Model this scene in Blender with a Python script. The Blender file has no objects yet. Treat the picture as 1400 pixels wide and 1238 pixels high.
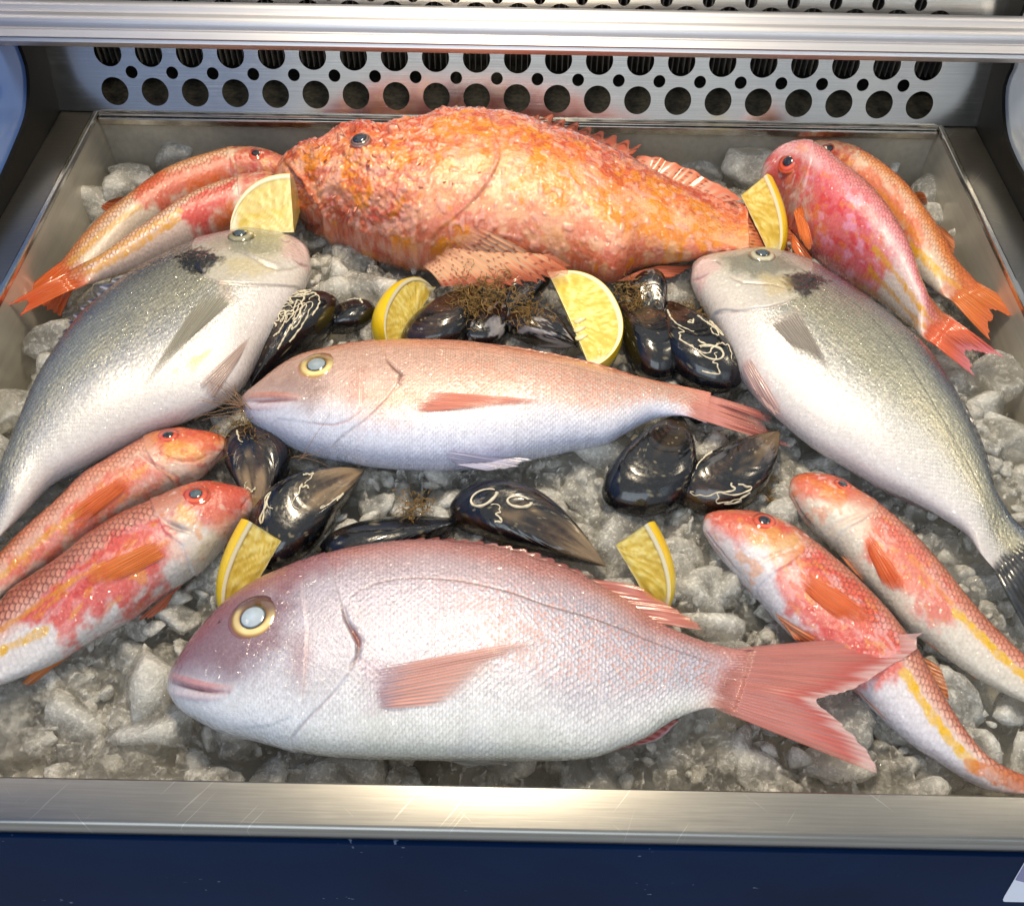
import bpy, bmesh, math, random
import numpy as np
from math import radians, sin, cos, pi
from mathutils import Vector, Matrix
from mathutils.bvhtree import BVHTree

scene = bpy.context.scene
C = scene.collection

# ------------------------------------------------------------------ camera
FPX, CX, CY = 1300.0, 700.0, 619.0
CAMZ = 0.55
_p, _r, _y = radians(51), radians(0.9), radians(-0.2)
CF = np.array([sin(_y)*cos(_p), cos(_y)*cos(_p), -sin(_p)])
_R0 = np.array([cos(_y), -sin(_y), 0.0]); _U0 = np.cross(_R0, CF)
CR = cos(_r)*_R0 + sin(_r)*_U0; CU = np.cross(CR, CF)
CAM = np.array([0, 0, CAMZ])
cam_data = bpy.data.cameras.new("camera")
cam = bpy.data.objects.new("camera", cam_data); C.objects.link(cam)
cam_data.sensor_width = 36; cam_data.lens = 36*FPX/1400
cam_data.clip_start = 0.01; cam_data.clip_end = 50
cam.matrix_world = Matrix(((CR[0], CU[0], -CF[0], 0), (CR[1], CU[1], -CF[1], 0), (CR[2], CU[2], -CF[2], CAMZ), (0, 0, 0, 1)))
scene.camera = cam

# ------------------------------------------------------------------ light and exposure
world = bpy.data.worlds.new("World"); scene.world = world; world.use_nodes = True
bg = world.node_tree.nodes["Background"]
bg.inputs[0].default_value = (0.90, 0.95, 1.0, 1); bg.inputs[1].default_value = 0.58
def area(name, loc, aim, size, size_y, power, col):
    d = bpy.data.lights.new(name, 'AREA'); d.shape = 'RECTANGLE'; d.size = size; d.size_y = size_y
    d.energy = power; d.color = col
    o = bpy.data.objects.new(name, d); C.objects.link(o); o.location = loc
    o.rotation_euler = (Vector(aim)-Vector(loc)).to_track_quat('-Z', 'Y').to_euler()
    return o
area("case_lamp", (-0.03, 0.68, 0.95), (-0.02, 0.46, 0), 0.06, 0.30, 9.5, (1.0, 0.84, 0.60))
area("shopfront_daylight", (-0.5, -1.7, 1.7), (0, 0.4, 0), 2.2, 1.4, 24, (0.78, 0.90, 1.0))
scene.view_settings.view_transform = 'Standard'
scene.view_settings.look = 'None'
scene.view_settings.exposure = 0.15
scene.view_settings.gamma = 1.0
scene.view_settings.use_curve_mapping = False
scene.render.engine = 'CYCLES'
cy = scene.cycles
cy.use_denoising = True
cy.max_bounces = 7; cy.transmission_bounces = 6; cy.transparent_max_bounces = 12
cy.diffuse_bounces = 2; cy.glossy_bounces = 3
cy.sample_clamp_indirect = 4.0

# ------------------------------------------------------------------ helpers
def ray(u, v):
    u = np.asarray(u, float); v = np.asarray(v, float)
    return CF*FPX + CR*(u-CX)[..., None] - CU*(v-CY)[..., None]
def unp(pts, z):
    """pixel points of the photograph -> points of the horizontal plane at height z"""
    pts = np.asarray(pts, float); d = ray(pts[..., 0], pts[..., 1])
    return CAM + d*((np.asarray(z)-CAMZ)/d[..., 2])[..., None]
def unx(px, py, x):
    d = ray(px, py); return CAM + d*((x-CAM[0])/d[..., 0])[..., None]
def uny(px, py, y):
    d = ray(px, py); return CAM + d*((y-CAM[1])/d[..., 1])[..., None]
def lin(c):
    c = np.asarray(c, float)/255.0
    return np.where(c <= 0.04045, c/12.92, ((c+0.055)/1.055)**2.4)
def sstep(a, b, x):
    t = np.clip((x-a)/(b-a), 0, 1); return t*t*(3-2*t)
_rng = np.random.RandomState(7)
_perm = _rng.rand(512, 512)
def vnoise(x, y):
    xi = np.floor(x).astype(int); yi = np.floor(y).astype(int)
    fx = x-xi; fy = y-yi; fx = fx*fx*(3-2*fx); fy = fy*fy*(3-2*fy)
    g = lambda a, b: _perm[a % 512, b % 512]
    return (g(xi, yi)*(1-fx)+g(xi+1, yi)*fx)*(1-fy) + (g(xi, yi+1)*(1-fx)+g(xi+1, yi+1)*fx)*fy
def fbm(x, y, scale, octv=3, seed=0):
    """-1..1 noise; scale is the size of a blob"""
    s = 0; a = 1; tot = 0; f = 1.0/scale
    for k in range(octv):
        s = s + a*vnoise(x*f+seed*13.7+k*5.1, y*f+seed*7.3+k*3.7); tot += a; a *= 0.5; f *= 2.03
    return (s/tot-0.5)*2.6
def vnoise3(p):
    return (vnoise(p[:, 0]+p[:, 2]*0.71, p[:, 1]+p[:, 2]*0.37)+vnoise(p[:, 1]*0.83-p[:, 2], p[:, 0]*0.9+p[:, 2]*0.5+31))-1.0
def catmull(P, n):
    P = np.asarray(P, float)
    Q = np.vstack([2*P[0]-P[1], P, 2*P[-1]-P[-2]])
    out = []
    for i in range(1, len(Q)-2):
        t = np.linspace(0, 1, 24, endpoint=False)[:, None]
        p0, p1, p2, p3 = Q[i-1], Q[i], Q[i+1], Q[i+2]
        out.append(0.5*((2*p1)+(-p0+p2)*t+(2*p0-5*p1+4*p2-p3)*t*t+(-p0+3*p1-3*p2+p3)*t**3))
    out = np.vstack(out+[P[-1:]])
    d = np.r_[0, np.cumsum(np.linalg.norm(np.diff(out, axis=0), axis=1))]
    if np.isscalar(n): s = np.linspace(0, d[-1], n)
    else: s = np.asarray(n)*d[-1]
    return np.stack([np.interp(s, d, out[:, k]) for k in range(P.shape[1])], 1)
def mesh_obj(name, verts, faces, mat=None, parent=None, smooth=True, attrs=None, label=None, cat=None, group=None, kind=None):
    verts = np.asarray(verts, float)
    me = bpy.data.meshes.new(name)
    if isinstance(faces, np.ndarray) and faces.ndim == 2:
        n, k = faces.shape
        me.vertices.add(len(verts)); me.vertices.foreach_set("co", verts.astype(np.float32).ravel())
        me.loops.add(n*k); me.loops.foreach_set("vertex_index", faces.astype(np.int32).ravel())
        me.polygons.add(n); me.polygons.foreach_set("loop_start", np.arange(0, n*k, k, dtype=np.int32))
        me.polygons.foreach_set("loop_total", np.full(n, k, dtype=np.int32))
        me.update(calc_edges=True); me.validate()
    else:
        me.from_pydata([tuple(v) for v in verts], [], [tuple(int(i) for i in f) for f in faces]); me.update()
    if smooth and len(me.polygons): me.polygons.foreach_set("use_smooth", np.ones(len(me.polygons), dtype=bool))
    for k, a in (attrs or {}).items():
        a = np.asarray(a, np.float32)
        if a.ndim == 2:
            at = me.attributes.new(k, 'FLOAT_COLOR', 'POINT')
            at.data.foreach_set("color", np.c_[a, np.ones(len(a), np.float32)].astype(np.float32).ravel())
        else:
            at = me.attributes.new(k, 'FLOAT', 'POINT'); at.data.foreach_set("value", a)
    o = bpy.data.objects.new(name, me); C.objects.link(o)
    if mat: me.materials.append(mat)
    if parent: o.parent = parent
    tag(o, label, cat, group, kind)
    return o
def tag(o, label=None, cat=None, group=None, kind=None):
    if label: o["label"] = label
    if cat: o["category"] = cat
    if group: o["group"] = group
    if kind: o["kind"] = kind
    return o
def empty(name, loc, label=None, cat=None, group=None):
    o = bpy.data.objects.new(name, None); C.objects.link(o); o.location = loc
    o.empty_display_size = 0.02
    return tag(o, label, cat, group)
def child(o, parent):
    """parent without moving: parents are unrotated empties or meshes at the origin"""
    o.parent = parent
    if parent.type == 'EMPTY': o.location = Vector(o.location)-parent.location
    return o
def grid_faces(nu, nv, wrap=False, flip=False):
    a = np.arange(nu-1)[:, None]; b = np.arange(nv if wrap else nv-1)[None, :]
    b2 = (b+1) % nv
    f = np.stack([a*nv+b, (a+1)*nv+b, (a+1)*nv+b2, a*nv+b2], -1).reshape(-1, 4)
    return f[:, ::-1] if flip else f
def box_mb(bm, x0, x1, y0, y1, z0, z1):
    r = bmesh.ops.create_cube(bm, size=1.0)
    for v in r['verts']:
        v.co = Vector(((x0+x1)/2+v.co.x*(x1-x0), (y0+y1)/2+v.co.y*(y1-y0), (z0+z1)/2+v.co.z*(z1-z0)))
    return r['verts']
def bm_obj(name, bm, mat, parent=None, bevel=0, smooth=False, **kw):
    if bevel: bmesh.ops.bevel(bm, geom=list(bm.edges), offset=bevel, segments=2, affect='EDGES', profile=0.6)
    bmesh.ops.recalc_face_normals(bm, faces=bm.faces)
    me = bpy.data.meshes.new(name); bm.to_mesh(me); bm.free()
    if smooth: me.polygons.foreach_set("use_smooth", np.ones(len(me.polygons), dtype=bool))
    me.materials.append(mat)
    o = bpy.data.objects.new(name, me); C.objects.link(o)
    if parent: o.parent = parent
    return tag(o, kw.get('label'), kw.get('cat'), kw.get('group'), kw.get('kind'))
def tubes(paths, radii, seg=5):
    V = []; F = []; n0 = 0
    for P, r in zip(paths, radii):
        P = np.asarray(P, float); n = len(P)
        T = np.gradient(P, axis=0); T /= np.linalg.norm(T, axis=1)[:, None]+1e-12
        ref = np.array([0.31, 0.17, 0.93]); A = np.cross(T, ref); A /= np.linalg.norm(A, axis=1)[:, None]+1e-12
        B = np.cross(T, A); rr = np.broadcast_to(r, (n,))
        th = np.linspace(0, 2*pi, seg, endpoint=False)
        ring = P[:, None]+(A[:, None]*np.cos(th)[None, :, None]+B[:, None]*np.sin(th)[None, :, None])*rr[:, None, None]
        V.append(ring.reshape(-1, 3)); F.append(grid_faces(n, seg, True)+n0); n0 += n*seg
    return np.vstack(V), np.vstack(F)

# ------------------------------------------------------------------ materials
def new_mat(name):
    m = bpy.data.materials.new(name); m.use_nodes = True
    nt = m.node_tree; return m, nt, nt.nodes["Principled BSDF"]
def nd(nt, typ, **kw):
    n = nt.nodes.new(typ)
    for k, v in kw.items():
        if k.startswith("i_"): n.inputs[k[2:].replace("_", " ")].default_value = v
        else: setattr(n, k, v)
    return n
def noise_node(nt, scale, detail=4, rough=0.55, vec=None, coord='Object'):
    n = nd(nt, "ShaderNodeTexNoise"); n.inputs["Scale"].default_value = scale
    n.inputs["Detail"].default_value = detail; n.inputs["Roughness"].default_value = rough
    if vec is None:
        tc = nd(nt, "ShaderNodeTexCoord"); nt.links.new(tc.outputs[coord], n.inputs["Vector"])
    else: nt.links.new(vec, n.inputs["Vector"])
    return n
def ramp(nt, fac, stops):
    r = nd(nt, "ShaderNodeValToRGB"); el = r.color_ramp.elements
    while len(el) < len(stops): el.new(0.5)
    for e, (p, c) in zip(el, stops):
        e.position = p; e.color = (*c, 1) if len(c) == 3 else c
    nt.links.new(fac, r.inputs["Fac"]); return r
def bump(nt, height, strength, dist, bs):
    b = nd(nt, "ShaderNodeBump"); b.inputs["Strength"].default_value = strength; b.inputs["Distance"].default_value = dist
    nt.links.new(height, b.inputs["Height"]); nt.links.new(b.outputs[0], bs.inputs["Normal"]); return b
def g3(v): return (v, v, v)

def fish_material():
    m, nt, b = new_mat("fish_skin")
    L = nt.links.new
    col = nd(nt, "ShaderNodeAttribute", attribute_name="Col"); ro = nd(nt, "ShaderNodeAttribute", attribute_name="Rough")
    me = nd(nt, "ShaderNodeAttribute", attribute_name="Met")
    n = noise_node(nt, 420, 3); n2 = noise_node(nt, 1500, 2)
    mx = nd(nt, "ShaderNodeMix", data_type='RGBA', blend_type='MULTIPLY'); mx.inputs[0].default_value = 1.0
    r = ramp(nt, n.outputs["Fac"], [(0.25, (0.84, 0.83, 0.82)), (0.75, (1.1, 1.1, 1.1))])
    L(col.outputs["Color"], mx.inputs[6]); L(r.outputs[0], mx.inputs[7]); L(mx.outputs[2], b.inputs["Base Color"])
    L(ro.outputs["Fac"], b.inputs["Roughness"]); L(me.outputs["Fac"], b.inputs["Metallic"])
    b.inputs["Coat Weight"].default_value = 1.0; b.inputs["Coat Roughness"].default_value = 0.04
    b.inputs["Coat IOR"].default_value = 1.38
    b.inputs["Specular IOR Level"].default_value = 0.5
    b.inputs["Subsurface Weight"].default_value = 0.0
    ad = nd(nt, "ShaderNodeMath", operation='ADD'); L(n.outputs["Fac"], ad.inputs[0]); L(n2.outputs["Fac"], ad.inputs[1])
    bump(nt, ad.outputs[0], 0.35, 0.0006, b)
    n3 = noise_node(nt, 300, 1, 0.5)
    b2 = nd(nt, "ShaderNodeBump"); b2.inputs["Strength"].default_value = 1.0; b2.inputs["Distance"].default_value = 0.0026
    L(n3.outputs["Fac"], b2.inputs["Height"]); L(b2.outputs[0], b.inputs["Coat Normal"])
    return m
def fin_material():
    m, nt, b = new_mat("fin_membrane")
    L = nt.links.new
    col = nd(nt, "ShaderNodeAttribute", attribute_name="Col"); al = nd(nt, "ShaderNodeAttribute", attribute_name="Alpha")
    L(col.outputs["Color"], b.inputs["Base Color"]); b.inputs["Roughness"].default_value = 0.3
    b.inputs["Coat Weight"].default_value = 0.5; b.inputs["Coat Roughness"].default_value = 0.1
    tl = nd(nt, "ShaderNodeBsdfTranslucent"); L(col.outputs["Color"], tl.inputs[0])
    tr = nd(nt, "ShaderNodeBsdfTransparent")
    m1 = nd(nt, "ShaderNodeMixShader"); m1.inputs[0].default_value = 0.25
    m2 = nd(nt, "ShaderNodeMixShader"); out = nt.nodes["Material Output"]
    L(b.outputs[0], m1.inputs[1]); L(tl.outputs[0], m1.inputs[2])
    L(al.outputs["Fac"], m2.inputs[0]); L(tr.outputs[0], m2.inputs[1]); L(m1.outputs[0], m2.inputs[2])
    L(m2.outputs[0], out.inputs["Surface"])
    return m
def attr_material(name, rough=0.2, coat=0.6, spec=0.5, bump_s=0.0, bump_scale=800, bd=0.0004):
    m, nt, b = new_mat(name); L = nt.links.new
    col = nd(nt, "ShaderNodeAttribute", attribute_name="Col")
    L(col.outputs["Color"], b.inputs["Base Color"])
    b.inputs["Roughness"].default_value = rough; b.inputs["Coat Weight"].default_value = coat; b.inputs["Coat Roughness"].default_value = 0.05
    b.inputs["Specular IOR Level"].default_value = spec
    if bump_s:
        n = noise_node(nt, bump_scale, 3); bump(nt, n.outputs["Fac"], bump_s, bd, b)
        rr = ramp(nt, n.outputs["Fac"], [(0.3, g3(max(0.02, rough-0.08))), (0.7, g3(rough+0.12))]); L(rr.outputs[0], b.inputs["Roughness"])
    return m
def plain(name, c, rough=0.5, metal=0, coat=0, var=0.25, scale=30, bump_s=0.0):
    m, nt, b = new_mat(name)
    n = noise_node(nt, scale, 5)
    c = np.asarray(c, float)
    r = ramp(nt, n.outputs["Fac"], [(0.3, tuple(c*(1-var))), (0.7, tuple(c*(1+var)))])
    nt.links.new(r.outputs[0], b.inputs["Base Color"])
    b.inputs["Roughness"].default_value = rough; b.inputs["Metallic"].default_value = metal; b.inputs["Coat Weight"].default_value = coat
    if bump_s: bump(nt, n.outputs["Fac"], bump_s, 0.001, b)
    return m
def steel(name, c, rough, grain=(2, 260, 260), stain=0.25, rv=0.12, aniso=0.0, scratch=False, metal=1.0):
    m, nt, b = new_mat(name); L = nt.links.new
    tc = nd(nt, "ShaderNodeTexCoord"); mp = nd(nt, "ShaderNodeMapping"); mp.inputs["Scale"].default_value = grain
    L(tc.outputs["Object"], mp.inputs[0])
    n = noise_node(nt, 4, 4, 0.6, mp.outputs[0]); s = noise_node(nt, 9, 5, 0.6); s2 = noise_node(nt, 60, 4, 0.6)
    c = np.asarray(c, float)
    r1 = ramp(nt, s.outputs["Fac"], [(0.3, tuple(c*(1-stain))), (0.65, tuple(c))])
    r2 = ramp(nt, n.outputs["Fac"], [(0.25, g3(0.86)), (0.75, g3(1.08))])
    mx = nd(nt, "ShaderNodeMix", data_type='RGBA', blend_type='MULTIPLY'); mx.inputs[0].default_value = 1
    L(r1.outputs[0], mx.inputs[6]); L(r2.outputs[0], mx.inputs[7]); L(mx.outputs[2], b.inputs["Base Color"])
    b.inputs["Metallic"].default_value = metal
    ad = nd(nt, "ShaderNodeMath", operation='ADD'); L(n.outputs["Fac"], ad.inputs[0]); L(s2.outputs["Fac"], ad.inputs[1])
    rr = ramp(nt, ad.outputs[0], [(0.5, g3(max(0.05, rough-rv))), (1.0, g3(rough+rv))])
    hl = nd(nt, "ShaderNodeMath", operation='MULTIPLY'); hl.inputs[1].default_value = 0.5; L(ad.outputs[0], hl.inputs[0]); L(hl.outputs[0], rr.inputs["Fac"])
    L(rr.outputs[0], b.inputs["Roughness"])
    b.inputs["Anisotropic"].default_value = aniso
    if scratch:
        for ang, sc, th in ((0.9, (14, 520, 1), 0.70), (-0.7, (20, 700, 1), 0.72), (1.2, (9, 300, 1), 0.71)):
            m2 = nd(nt, "ShaderNodeMapping"); m2.vector_type = 'TEXTURE'; m2.inputs["Rotation"].default_value = (0, 0, ang); m2.inputs["Scale"].default_value = (1/sc[0], 1/sc[1], 1)
            L(tc.outputs["Object"], m2.inputs[0]); ns = noise_node(nt, 1.0, 2, 0.5, m2.outputs[0])
            rs = ramp(nt, ns.outputs["Fac"], [(th, g3(0)), (th+0.03, g3(0.22))])
            m3 = nd(nt, "ShaderNodeMix", data_type='RGBA'); L(rs.outputs[0], m3.inputs[0]); src = b.inputs["Base Color"].links[0].from_socket
            L(src, m3.inputs[6]); m3.inputs[7].default_value = (0.75, 0.73, 0.68, 1); L(m3.outputs[2], b.inputs["Base Color"])
    bump(nt, n.outputs["Fac"], 0.03, 0.0005, b)
    return m
def ice_material(name="crushed_ice", clear=0.0, top=0.95):
    m, nt, b = new_mat(name); L = nt.links.new
    def mth(op, x, y):
        n = nd(nt, "ShaderNodeMath", operation=op)
        for i, q in enumerate((x, y)):
            if isinstance(q, (int, float)): n.inputs[i].default_value = q
            else: L(q, n.inputs[i])
        return n.outputs[0]
    n1 = noise_node(nt, 45, 4, 0.6); n2 = noise_node(nt, 230, 4, 0.6); n3 = noise_node(nt, 800, 2, 0.5); n4 = noise_node(nt, 330, 3, 0.6)
    geo = nd(nt, "ShaderNodeNewGeometry")
    edge = ramp(nt, geo.outputs["Pointiness"], [(0.515, g3(0)), (0.58, g3(1))])          # worn convex edges are frosted
    grain = ramp(nt, n4.outputs["Fac"], [(0.50, g3(0)), (0.68, g3(1))])                   # granular frost inside the ice
    frost = mth('MINIMUM', mth('ADD', mth('MULTIPLY', edge.outputs[0], 0.75), mth('MULTIPLY', grain.outputs[0], 0.55)), 1.0)
    r = ramp(nt, n1.outputs["Fac"], [(0.35, (0.80, 0.775, 0.71)), (0.66, (0.94, 0.925, 0.88))]); L(r.outputs[0], b.inputs["Base Color"])
    b.inputs["IOR"].default_value = 1.31
    tr = ramp(nt, n1.outputs["Fac"], [(0.35, g3(top)), (0.68, g3(0.68+clear))])
    L(mth('MULTIPLY', tr.outputs[0], mth('SUBTRACT', 1.0, mth('MULTIPLY', frost, 0.55))), b.inputs["Transmission Weight"])
    rr = ramp(nt, n2.outputs["Fac"], [(0.42, g3(0.04)), (0.62, g3(0.26))]); L(rr.outputs[0], b.inputs["Roughness"])
    hgt = mth('ADD', n2.outputs["Fac"], mth('MULTIPLY', n3.outputs["Fac"], 0.5))
    bump(nt, hgt, 0.75, 0.0018, b)
    b.inputs["Coat Weight"].default_value = 1.0; b.inputs["Coat Roughness"].default_value = 0.03; b.inputs["Coat IOR"].default_value = 1.36
    b2 = nd(nt, "ShaderNodeBump"); b2.inputs["Strength"].default_value = 1.0; b2.inputs["Distance"].default_value = 0.010
    n5 = noise_node(nt, 330, 1, 0.5); L(n5.outputs["Fac"], b2.inputs["Height"]); L(b2.outputs[0], b.inputs["Coat Normal"])
    tp = nd(nt, "ShaderNodeBsdfTransparent"); tp.inputs[0].default_value = (0.97, 0.97, 0.96, 1); ms = nd(nt, "ShaderNodeMixShader")
    L(mth('ADD', 0.52, mth('MULTIPLY', frost, 0.42)), ms.inputs[0]); L(tp.outputs[0], ms.inputs[1]); L(b.outputs[0], ms.inputs[2]); L(ms.outputs[0], nt.nodes["Material Output"].inputs["Surface"])
    return m
M = {}
M['fish'] = fish_material(); M['fin'] = fin_material()
M['eye'] = attr_material("fish_eye", 0.12, 1.0)
M['shell'] = attr_material("mussel_shell", 0.2, 0.6, 0.5, 0.25, 420)
M['tube'] = plain("worm_tube", lin((206, 196, 172)), 0.7, var=0.25, scale=300, bump_s=0.4)
M['beard'] = plain("byssus", lin((120, 92, 44)), 0.6, var=0.5, scale=160)
M['twig'] = plain("dry_weed", lin((128, 96, 70)), 0.6, var=0.3, scale=160)
M['ice'] = ice_material('crushed_ice', -0.05, 0.92); M['lump'] = ice_material('frosted_ice', -0.30, 0.62)
M['steel'] = steel("brushed_steel", (0.29, 0.28, 0.26), 0.38, (6, 200, 200), 0.10, 0.05, 0.0, True)
M['steel_well'] = steel("well_steel", (0.60, 0.565, 0.49), 0.42, (40, 3, 40), 0.22, metal=0.55)
M['steel_panel'] = steel("panel_steel", (0.70, 0.685, 0.65), 0.30, (3, 240, 240), 0.12)
M['alu'] = steel("aluminium", (0.60, 0.59, 0.61), 0.52, (1, 300, 300), 0.04, 0.05, 0.0)
M['weld'] = steel("polished_edge", (0.72, 0.70, 0.66), 0.30, (40, 40, 40), 0.15)
# ------------------------------------------------------------------ the refrigerated case
X0, X1, YF, YB, ZR, ZB = -0.403, 0.398, 0.180, 0.816, 0.045, -0.050
XL, XRR = X0-0.036, X1+0.036
tray = empty("steel_tray", (0, 0.5, ZB), "stainless steel display well holding the ice and all the fish", "tray")
def tray_part(name, boxes, mat, bevel=0.0008, lab=None):
    bm = bmesh.new()
    for b in boxes: box_mb(bm, *b)
    o = bm_obj(name, bm, mat, None, bevel, label=lab); return child(o, tray)
tray_part("well_bottom", [(X0-0.01, X1+0.01, YF-0.01, YB+0.01, ZB-0.003, ZB)], M['steel_well'], 0)
for nm, b in (("well_wall", (X0-0.003, X0, YF, YB, ZB, ZR-0.003)), ("well_wall", (X1, X1+0.003, YF, YB, ZB, ZR-0.003)),
              ("well_wall", (X0, X1, YB, YB+0.003, ZB, ZR-0.009)), ("well_wall", (X0, X1, YF-0.003, YF, ZB, ZR-0.003))):
    tray_part(nm, [b], M['steel_well'], 0)
tray_part("side_flange", [(XL, X0-0.0045, -0.05, YB+0.03, ZR-0.002, ZR)], M['steel'])
tray_part("side_flange", [(X1+0.0045, XRR, -0.05, YB+0.03, ZR-0.002, ZR)], M['steel'])
tray_part("rounded_edge", [(X0-0.005, X0+0.0005, YF-0.0215, YB+0.004, ZR-0.004, ZR+0.0016)], M['weld'], 0.0013)
tray_part("rounded_edge", [(X1-0.0005, X1+0.005, YF-0.0215, YB+0.004, ZR-0.004, ZR+0.0016)], M['weld'], 0.0013)
tray_part("back_lip", [(X0+0.001, X1-0.001, YB-0.006, YB+0.002, ZR-0.009, ZR-0.001)], M['weld'], 0.0015)
# front ledge: an extruded profile with a rolled front edge
prof = [(YF+0.001, ZR-0.010), (YF+0.001, ZR-0.001), (YF, ZR)]
prof += [(YF-0.0205-0.0035*sin(a), ZR-0.0035+0.0035*cos(a)) for a in np.linspace(0, pi/2, 7)]
prof += [(YF-0.024, ZR-0.013), (YF-0.021, ZR-0.013)]
xs = np.linspace(-0.6, 0.6, 25)
V = np.array([[x, y, z] for x in xs for y, z in prof])
o = mesh_obj("front_ledge", V, grid_faces(len(xs), len(prof)), M['steel'], smooth=False); child(o, tray)
_m = o.modifiers.new("edges", 'EDGE_SPLIT'); _m.split_angle = radians(25); o.data.polygons.foreach_set("use_smooth", np.ones(len(o.data.polygons), dtype=bool))

# blue front panel with a raised top strip
m, nt, b = new_mat("blue_panel"); L = nt.links.new
n = noise_node(nt, 6, 4); r = ramp(nt, n.outputs["Fac"], [(0.3, tuple(lin((4, 22, 50)))), (0.7, tuple(lin((6, 31, 66))))])
sp = noise_node(nt, 210, 2, 0.5); sm = noise_node(nt, 16, 3)
mul = nd(nt, "ShaderNodeMath", operation='MULTIPLY'); L(sp.outputs["Fac"], mul.inputs[0]); L(sm.outputs["Fac"], mul.inputs[1])
sr = ramp(nt, mul.outputs[0], [(0.44, g3(0)), (0.48, g3(0.45))])
mx = nd(nt, "ShaderNodeMix", data_type='RGBA'); L(sr.outputs[0], mx.inputs[0]); L(r.outputs[0], mx.inputs[6]); mx.inputs[7].default_value = (*lin((150, 165, 190)), 1)
L(mx.outputs[2], b.inputs["Base Color"]); b.inputs["Roughness"].default_value = 0.6; b.inputs["Specular IOR Level"].default_value = 0.02
bump(nt, n.outputs["Fac"], 0.05, 0.002, b)
M['blue'] = m
fp = empty("front_panel", (0, YF-0.03, -0.3), "scuffed dark blue front panel below the steel ledge", "panel")
bm = bmesh.new(); box_mb(bm, -0.6, 0.6, YF-0.024, YF-0.006, -0.42, 0.0255); child(bm_obj("panel_sheet", bm, M['blue'], None, 0.001), fp)
bm = bmesh.new(); box_mb(bm, -0.6, 0.6, YF-0.0262, YF-0.006, 0.0265, 0.0315); child(bm_obj("top_strip", bm, M['blue'], None, 0.0012), fp)
# sticker on the front panel
ys = YF-0.0243
def stick(name, pts, yy, mat, parent=None, **kw):
    P = np.array([uny(np.float64(a), np.float64(c), yy) for a, c in pts]); n = len(P)
    Vv = np.vstack([P, P+[0, 0.0002, 0]])
    F = [list(range(n)), list(range(2*n-1, n-1, -1))]+[[i, i+n, (i+1) % n+n, (i+1) % n] for i in range(n)]
    return mesh_obj(name, Vv, F, mat, parent, smooth=False, **kw)
M['white'] = plain("sticker_white", lin((205, 213, 235)), 0.3, coat=0.4, var=0.03)
M['navy'] = plain("sticker_navy", lin((18, 6, 128)), 0.3, coat=0.4, var=0.05)
st = stick("sticker", [(1372, 1231.5), (1371.3, 1229), (1373, 1225), (1410, 1162), (1560, 1166), (1560, 1236), (1374.5, 1232)], ys, M['white'],
           label="white and navy slanted sticker on the blue front panel, bottom right corner", cat="sticker")
stick("printed_band", [(1388.6, 1202.5), (1411, 1164), (1558, 1168), (1558, 1214), (1480, 1213), (1420, 1209), (1400, 1205.5)], ys-0.0003, M['navy'], st)

# perforated panel leaning back
AL = radians(20)
PP0 = np.array([0, YB+0.002, ZR+0.001]); PH = np.array([0, sin(AL), cos(AL)]); PN = np.array([0, -cos(AL), sin(AL)])
def panel_hit(u, v):
    d = ray(np.float64(u), np.float64(v)); k = ((PP0-CAM)@PN)/(d@PN); p = CAM+d*k; return p[0], (p-PP0)@PH
hb = panel_hit(707, 134.5)[1]; ht = panel_hit(707, 81)[1]; hs = (hb+ht)/2
xl, xr = panel_hit(157.5, 126)[0], panel_hit(1257.5, 142)[0]
pitch = (xr-xl)/20
rad = pitch*0.333
holes = []
for k, h in enumerate((hb, ht, ht+(ht-hb), ht+2*(ht-hb))):
    for i in range(21):
        holes.append((xl+pitch*i, h, rad))
        if i < 20: holes.append((xl+pitch*(i+0.5), h+(ht-hb)/2, rad*0.44))
bm = bmesh.new()
def loop(pts):
    vs = [bm.verts.new((p[0], p[1], 0)) for p in pts]
    return [bm.edges.new((vs[i], vs[(i+1) % len(vs)])) for i in range(len(vs))]
HT = ht+2.6*(ht-hb)
E_ = loop([(XL-0.002, 0.0), (XRR+0.002, 0.0), (XRR+0.002, HT+0.02), (XL-0.002, HT+0.02)])
for x, h, r_ in holes:
    if h+r_ < HT+0.01: E_ += loop([(x+r_*cos(a), h+r_*sin(a)) for a in np.linspace(0, 2*pi, 32, endpoint=False)])
bmesh.ops.triangle_fill(bm, use_beauty=True, edges=bm.edges[:])
g = bmesh.ops.extrude_face_region(bm, geom=bm.faces[:])
for v in g['geom']:
    if isinstance(v, bmesh.types.BMVert): v.co.z -= 0.0015
for v in bm.verts:
    x, h, q = v.co; p = PP0+PH*h+PN*q; v.co = (x, p[1], p[2])
pp = empty("perforated_panel", (0, YB, ZR), "leaning stainless steel back panel punched with rows of round holes", "panel")
child(bm_obj("punched_sheet", bm, M['steel_panel']), pp)
bm = bmesh.new(); box_mb(bm, X0+0.002, X1-0.002, YB-0.0045, YB+0.001, ZR+0.0005, ZR+0.003); child(bm_obj("bottom_fold", bm, M['weld'], None, 0.0008), pp)

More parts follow.
